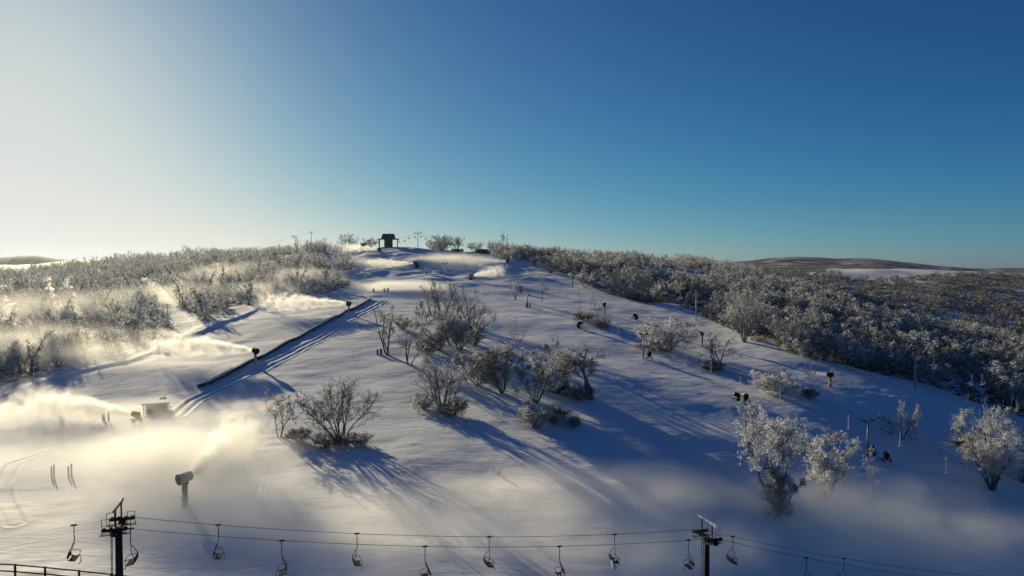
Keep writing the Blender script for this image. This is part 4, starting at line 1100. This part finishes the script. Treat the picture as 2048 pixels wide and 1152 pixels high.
g7 = portable_gun(831, 537, 1.7, 'wheeled snow gun spraying from the dark snow bank below the summit', PI * .97, .1)
g9 = portable_gun(943, 560, 1.4, 'wheeled snow gun blowing a round cloud towards the brow', PI * .12, .2, TIN)
portable_gun(1299, 718, 1.0, 'wheeled snow gun parked at the drag lift pylon by the white dome shaped tree', PI * .4)
portable_gun(1270, 640, 1.1, 'snow covered machine lying alone in a hollow of the shaded piste', PI * .9)
portable_gun(1160, 657, 1.1, 'wheeled snow gun parked at the edge of the low heath', PI * .05)
portable_gun(1474, 802, .95, 'wheeled snow gun parked on the open shaded slope, uphill one of the two', PI * .85)
portable_gun(1492, 806, 1.0, 'wheeled snow gun parked on the open shaded slope, downhill one of the two', PI * .35)
portable_gun(1745, 910, .9, 'wheeled snow gun parked against the foot of the lowest drag lift pylon', PI * .1)
portable_gun(1772, 923, .9, 'wheeled snow gun lying askew beside the lowest drag lift pylon', PI * .4)
portable_gun(1040, 584, 1.2, 'wheeled snow gun behind the drag lift pylon near the lone small trees', PI * .3, .4, TIN)

# --- the long snow-topped wall, the shelter, posts, pads, fence ----------------------------------
WALL_PX = [(396, 776), (420, 768), (470, 742), (511, 721), (560, 695), (620, 664), (680, 633), (745, 597)]
wp = [at(px, py) for px, py in WALL_PX]
fine_w = []
for a_, b_ in zip(wp[:-1], wp[1:]):
    for t in np.linspace(0, 1, 14, endpoint=False):
        x, y = a_[0] * (1 - t) + b_[0] * t, a_[1] * (1 - t) + b_[1] * t
        fine_w.append(np.array([x, y, gz(x, y)]))
r = empty('slope_wall', tuple(fine_w[0])); tag(r, 'long low dark wall capped with snow running straight up the sunny piste', 'wall')
m = MB(); cap = MB(); o0 = fine_w[0]
for p, q in zip(fine_w[:-1], fine_w[1:]):
    m.bar(p - o0 + np.array([0, 0, .2]), q - o0 + np.array([0, 0, .2]), .4, 1.1)
    cap.bar(p - o0 + np.array([0, 0, .86]), q - o0 + np.array([0, 0, .86]), .8, .20)
m.build('timber_face', DARKWALL, r); cap.build('snow_cap', SNOWCAP, r)
hx, hy, hz = at(312, 828)
r = empty('open_shelter', (hx, hy, hz), .35); tag(r, 'low open sided shelter with a snowy roof in the mist beside the wheel tracks', 'shelter')
for x, y in ((-1.9, -1.2), (1.9, -1.2), (1.9, 1.2), (-1.9, 1.2)): MB().bar((x, y, -.4), (x, y, 2.0), .14).build('post', WOODP, r)
MB().box(-2.2, 2.2, -1.5, 1.5, 2.0, 2.15).build('roof', TIN, r)
MB().box(-2.25, 2.25, -1.55, 1.55, 2.153, 2.35).build('roof_snow', SNOWCAP, r)
MB().box(-1.75, 1.75, 1.16, 1.24, 0, 1.95).build('back_wall', DARKWALL, r)
def post(px, py, top, wd, label, mat, group=None, name='marker_post', cat='post', cap=False):
    x, y, z = at(px, py); h = (py - top) / F * y; w = wd / F * y
    r = empty(name, (x, y, z), .3); tag(r, label, cat, group)
    MB().tube([(0, 0, -.4), (0, 0, h * .96), (0, 0, h)], [w / 2, w / 2, w * .38], 10).build('shaft', mat, r)
    if cap: MB().tube([(0, 0, h + .002), (0, 0, h + .05)], [w * .48, w * .3], 8).build('snow_cap', SNOWCAP, r)
    return r
G = 'paired posts in the lower mist'
post(103, 954, 932, 2.6, 'shorter pale post of the outer pair in the lower mist', STRAW, G)
post(108, 955, 929, 2.6, 'taller pale post of the outer pair in the lower mist', STRAW, G)
post(137, 953, 932, 3.2, 'shorter brown post of the inner pair in the lower mist', WOODP, G)
post(143, 953, 927, 3.6, 'taller brown post of the inner pair in the lower mist', WOODP, G)
post(217, 842, 823, 3.0, 'thin dark stake left of the blowing wheeled gun', WOODP)
post(207, 840, 827, 6.0, 'stout stub post left of the blowing wheeled gun', STRAW)
post(413, 771, 757, 1.6, 'thin pole at the lower end of the long snow topped wall', GREY)
post(988, 946, 931, 2.6, 'thin upright stake beside a stump on the open piste', GREY)
for px, py, top, wd, lab in ((755, 709, 699, 4.5, 'narrow blue padded post, left one of a pair'), (762, 709, 697, 5, 'taller blue padded post, right one of a pair below the forked tree'), (769, 583, 577, 4, 'grey padded post, left one of a pair above the end of the wall'), (776, 583, 576, 4, 'grey padded post, right one of a pair above the end of the wall'), (747, 584, 577, 4, 'pale padded post standing apart above the end of the wall'),
                        (1053, 616, 606, 3, 'blue padded post left of the drag lift pylon foot'), (1060, 616, 606, 3, 'blue padded post right of the drag lift pylon foot')):
    post(px, py, top, wd, lab, BLUE if py > 600 else GREY, 'padded posts', 'padded_post', 'padded post', True)
x, y, z = at(998, 949)
r = empty('tree_stump', (x, y, z)); tag(r, 'short stump with a snow cap beside a thin stake on the open piste', 'stump')
MB().tube([(0, 0, -.3), (0, 0, .12), (0, 0, .55)], [.40, .30, .26], 10).build('wood', WOODP, r)
MB().tube([(0, 0, .553), (0, 0, .66), (0, 0, .70)], [.27, .2, .04], 10).build('snow_cap', SNOWCAP, r)
# fence across the lower left corner
fpts = [(-130, 1121), (-40, 1124), (30, 1128), (90, 1133), (158, 1140), (222, 1147), (300, 1156)]
FY = 60.0
fx = []
for px, py in fpts:
    u, s = ray(px, py); yy = 58.0 + (px + 130) * .011
    fx.append(np.array([u * yy, yy, s * yy]))                 # top of each post
r = empty('rail_fence', (fx[0][0], fx[0][1], gz(fx[0][0], fx[0][1]))); o0 = np.array(r.location)
tag(r, 'dark two rail fence crossing the lower left corner', 'fence')
for p in fx:
    g = gz(p[0], p[1]); MB().bar(np.array([p[0], p[1], g - .4]) - o0, p - o0, .13, .13).build('post', BLACK, r)
for dz in (-.04, -.62):
    m = MB()
    for p, q in zip(fx[:-1], fx[1:]): m.bar(p - o0 + np.array([0, -.09, dz]), q - o0 + np.array([0, -.09, dz]), .045, .11)
    m.build('rail', BLACK, r)

# ---------------------------------------------------------------- the far range, then the air: snow clouds from the guns, drifting mist, haze
def ridge(name, label, px0, px1, d, rows, depth):
    pxs = np.linspace(px0, px1, 160); v = []
    ks = np.array(sorted(rows)); hs = np.array([rows[k] for k in ks])
    rr = np.interp(pxs, ks, hs); rr = np.convolve(np.pad(rr, 6, mode='edge'), np.ones(13) / 13, 'valid')
    prof = [(-1.0, 0.0), (-.8, .12), (-.55, .38), (-.3, .72), (-.12, .93), (0, 1.0), (.15, .94), (.5, .5), (1.0, 0.0)]
    for i, px in enumerate(pxs):
        u, s = ray(px, rr[i]); u2, s2 = ray(px, 545)
        top = s * d + 10 * vnoise(np.array([px / 22.]), np.array([1.]), 8)[0]
        for a, h in prof:
            y = d + a * depth
            v.append((u * y, y, s2 * d - 60 + (top - s2 * d + 60) * h + 14 * h * (1 - h) * vnoise(np.array([px / 15. + a * 3]), np.array([a * 9.]), 6)[0] * 4))
    n = len(prof); f = []
    for i in range(len(pxs) - 1):
        for k in range(n - 1): f.append((i * n + k, i * n + n + k, i * n + n + k + 1, i * n + k + 1))
    me = bpy.data.meshes.new(name); me.from_pydata(v, [], f); me.polygons.foreach_set('use_smooth', [True] * len(f)); me.update()
    me.materials.append(RANGE); o = part(name, me); tag(o, label, None, None, 'structure'); return o
RANGE = plain('forested_range', (.05, .062, .07), .9, scale=.02, var=.4)  # blue of the distant air mixed into the forest colour
ridge('mountain', 'blue forested mountain far off on the left horizon', -420, 260, 3400, {-420: 522, -250: 508, -100: 519, 0: 513, 50: 510, 90: 513, 140: 523, 180: 530, 260: 540}, 500)

def cloud_material(name, D, noise, gain, coords='ball', aniso=.55, stretch=(1, 1, 1), detail=3.0, r0=.1, r1=1.0):
    m = bpy.data.materials.new(name); m.use_nodes = True
    nt = m.node_tree; nt.nodes.clear()
    N = nt.nodes.new; K = nt.links.new
    out = N('ShaderNodeOutputMaterial'); v = N('ShaderNodeVolumePrincipled')
    v.inputs['Color'].default_value = (.985, .975, .955, 1); v.inputs['Anisotropy'].default_value = aniso
    def M(op, a, b=None, c=None, clamp=False):
        n = N('ShaderNodeMath'); n.operation = op; n.use_clamp = clamp
        for i, q in enumerate((a, b, c)):
            if q is None: continue
            if isinstance(q, (int, float)): n.inputs[i].default_value = q
            else: K(q, n.inputs[i])
        return n.outputs[0]
    tc = N('ShaderNodeTexCoord'); geo = N('ShaderNodeNewGeometry')
    mp = N('ShaderNodeMapping'); mp.inputs['Scale'].default_value = stretch; K(geo.outputs['Position'], mp.inputs['Vector'])
    nz = N('ShaderNodeTexNoise'); nz.inputs['Scale'].default_value = noise; nz.inputs['Detail'].default_value = detail; nz.inputs['Roughness'].default_value = .6
    nz.inputs['Distortion'].default_value = .4
    K(mp.outputs[0], nz.inputs['Vector'])
    sp = N('ShaderNodeSeparateXYZ'); K(tc.outputs['Object'], sp.inputs[0])
    if coords == 'ball':
        L = N('ShaderNodeVectorMath'); L.operation = 'LENGTH'; K(tc.outputs['Object'], L.inputs[0])
        fall = M('SUBTRACT', 1.0, L.outputs['Value'], clamp=True)
        fall = M('MULTIPLY', fall, 1.6, clamp=True)
        base = D
    else:
        t = sp.outputs[0]
        rad = M('MULTIPLY_ADD', M('POWER', M('MAXIMUM', t, 0.001), .8), r1 - r0, r0)
        rr = M('DIVIDE', M('SQRT', M('ADD', M('MULTIPLY', sp.outputs[1], sp.outputs[1]), M('MULTIPLY', sp.outputs[2], sp.outputs[2]))), rad)
        fall = M('MULTIPLY', M('SUBTRACT', 1.0, rr, clamp=True), M('POWER', M('SUBTRACT', 1.0, t, clamp=True), .6))
        fall = M('MULTIPLY', fall, 1.5, clamp=True)
        base = M('MULTIPLY', M('POWER', M('DIVIDE', r0, rad), .75), D)
    n = M('MULTIPLY', M('SUBTRACT', nz.outputs['Fac'], .5), gain)
    d = M('MAXIMUM', M('MULTIPLY', fall, M('ADD', n, fall)), 0.0)
    K(M('MULTIPLY', d, base), v.inputs['Density'])
    K(v.outputs[0], out.inputs['Volume'])
    return m
def ball_mesh(name):
    import bmesh
    bm = bmesh.new(); bmesh.ops.create_icosphere(bm, subdivisions=3, radius=1.0)
    me = bpy.data.meshes.new(name); bm.to_mesh(me); bm.free(); return me
def mist(px, py, sx, sy, sz_, lift, D, label, noise=.09, gain=2.2, aniso=.40, name='drifting_mist', stretch=(1, 1, 1.6), yaw=0.0, detail=3.0):
    x, y, z = at(px, py)
    o = part(name, ball_mesh(name)); o.location = (x, y, z + lift); o.scale = (sx, sy, sz_); o.rotation_euler = (0, 0, yaw)
    o.data.materials.append(cloud_material(name, D, noise, gain, 'ball', aniso, stretch, detail))
    tag(o, label, None, None, 'stuff'); return o
def plume(nd, L, r0, r1, D, label, az=None, el=None, noise=.55, gain=4.0, aniso=.5):
    nz, d = nd
    if az is not None: d = np.array([math.cos(az) * math.cos(el), math.sin(az) * math.cos(el), math.sin(el)])
    n = 20; ts = np.linspace(0, 1, 12); v = []; f = []
    for t in ts:
        R = (r0 + (r1 - r0) * max(t, .001) ** .8) / L
        for k in range(n): v.append((t, R * math.cos(2 * PI * k / n), R * math.sin(2 * PI * k / n)))
    for i in range(len(ts) - 1):
        for k in range(n): f.append((i * n + k, i * n + (k + 1) % n, (i + 1) * n + (k + 1) % n, (i + 1) * n + k))
    f.append(tuple(range(n))[::-1]); f.append(tuple((len(ts) - 1) * n + k for k in range(n)))
    me = bpy.data.meshes.new('snow_plume'); me.from_pydata(v, [], f); me.update()
    o = part('snow_plume', me); o.location = nz + d * .25; o.scale = (L, L, L)
    o.rotation_euler = (0, -math.asin(d[2]), math.atan2(d[1], d[0]))
    me.materials.append(cloud_material('snow_plume', D, noise, gain, 'cone', aniso, r0=r0 / L, r1=r1 / L))
    tag(o, label, None, None, 'stuff'); return o
plume(g1, 30, .5, 5.2, 5.0, 'white jet from the gun in the middle of the long wall', PI * .95, .05)
plume(g2, 32, .5, 5.5, 4.6, 'white jet from the gun near the top of the long wall', PI * .97, .02)
plume(g3, 26, .5, 5.5, 3.6, 'white jet from the wheeled gun left of the shelter', PI * .95, .08)
plume(g4, 20, .5, 6.5, 3.6, 'white jet from the straw yellow gun post', PI * .48, .12)
plume(g6, 24, .7, 4.0, 2.4, 'white jet below the lift station', PI * .98, .05)
plume(g7, 34, .7, 4.5, 2.4, 'white jet from the bank below the summit', PI * .97, .02)
plume(g9, 16, .7, 5.0, 2.4, 'round white cloud on the brow', PI * .10, .15)
plume(g8, 40, .6, 6.0, .7, 'thin spray blown from the gun on the brow', PI * .98, .02)
plume(g5, 22, .4, 2.2, 1.2, 'faint bluish jet from the gun on the orange post', PI * .99, .05)
mist(320, 915, 15, 14, 6.0, 1.5, .11, 'bright cloud wrapping the straw yellow gun post', noise=.2, gain=4)
mist(370, 985, 20, 10, 6.5, 3.0, .17, 'sunlit mist drifting in front of the straw yellow gun post', noise=.18, gain=3)
mist(310, 838, 12, 7, 4.0, 1.0, .06, 'spray lying over the open shelter', noise=.2, gain=3.5)
mist(180, 930, 28, 16, 5.0, 1.0, 0.05, 'glowing mist over the lower left piste', noise=.12)
mist(60, 850, 34, 16, 4.5, 1.0, 0.05, 'glowing mist spreading left of the wheeled gun', noise=.12)
mist(110, 1040, 22, 10, 4.0, .5, .03, 'low mist streaming under the lower lift', noise=.14)
mist(470, 562, 34, 30, 9.0, 3.0, .020, 'sunlit mist over the hazy wood, nearest the summit piste', noise=.09, gain=3)
mist(610, 566, 24, 18, 6.0, 2.5, .042, 'sunlit mist over the wood edge below the dead tree', noise=.11, gain=3)
mist(530, 592, 24, 12, 5.0, 2.0, 0.07, 'sunlit mist where the jet meets the wood', noise=.12, gain=3)
mist(340, 610, 34, 30, 8.0, 3.0, 0.024, 'thin mist over the snow track', noise=.09, gain=3)
mist(70, 715, 38, 26, 8.0, 3.0, 0.034, 'slanting mist in the lower left wood', noise=.12, gain=3)
mist(210, 728, 26, 12, 5.0, 2.0, 0.04, 'mist along the wood edge above the wheeled gun', noise=.13, gain=3)
mist(100, 640, 60, 44, 9.0, 4.0, 0.014, 'thin mist over the middle of the hazy wood', noise=.07, gain=3)
mist(800, 580, 26, 10, 4.0, 1.2, .16, 'ground mist streaming across the upper piste', noise=.14)
mist(900, 528, 32, 12, 5.0, 2.0, .09, 'spray drifting below the snow banks', noise=.12)
mist(600, 1075, 46, 13, 5.0, 1.5, 0.0475, 'blowing snow behind the lower lift, sunny part', noise=.12, gain=3.5)
mist(1060, 1010, 38, 12, 5.0, 1.5, 0.045, 'blowing snow above the lower lift, middle part', noise=.12, gain=3.5)
mist(1100, 1115, 40, 9, 4.0, 1.0, 0.0425, 'blowing snow under the middle of the lower lift', noise=.14, gain=3.5)
mist(1640, 1040, 30, 13, 5.5, 2.0, 0.075, 'blowing snow around the foot of the largest rimed tree', noise=.13, gain=3.5)
mist(1880, 1090, 30, 10, 4.5, 1.5, 0.045, 'blowing snow in the lower right corner', noise=.14, gain=3.5)
# haze: one even volume round everything
allz = ZZ.min() - 120
me = bpy.data.meshes.new('haze'); hb = MB().box(-6500, 6500, -60, 4400, float(allz) - 1, 95.0)
me.from_pydata(hb.v, [], hb.f); me.update()
hz = part('haze', me); tag(hz, 'pale winter haze filling the air', None, None, 'stuff')
m = bpy.data.materials.new('haze'); m.use_nodes = True; m.node_tree.nodes.clear()
hv = m.node_tree.nodes.new('ShaderNodeVolumePrincipled'); ho = m.node_tree.nodes.new('ShaderNodeOutputMaterial')
hv.inputs['Density'].default_value = .000025; hv.inputs['Color'].default_value = (.72, .86, 1, 1); hv.inputs['Anisotropy'].default_value = .6
m.node_tree.links.new(hv.outputs[0], ho.inputs['Volume']); me.materials.append(m)
print('GROUND Z', ZZ.min(), ZZ.max())
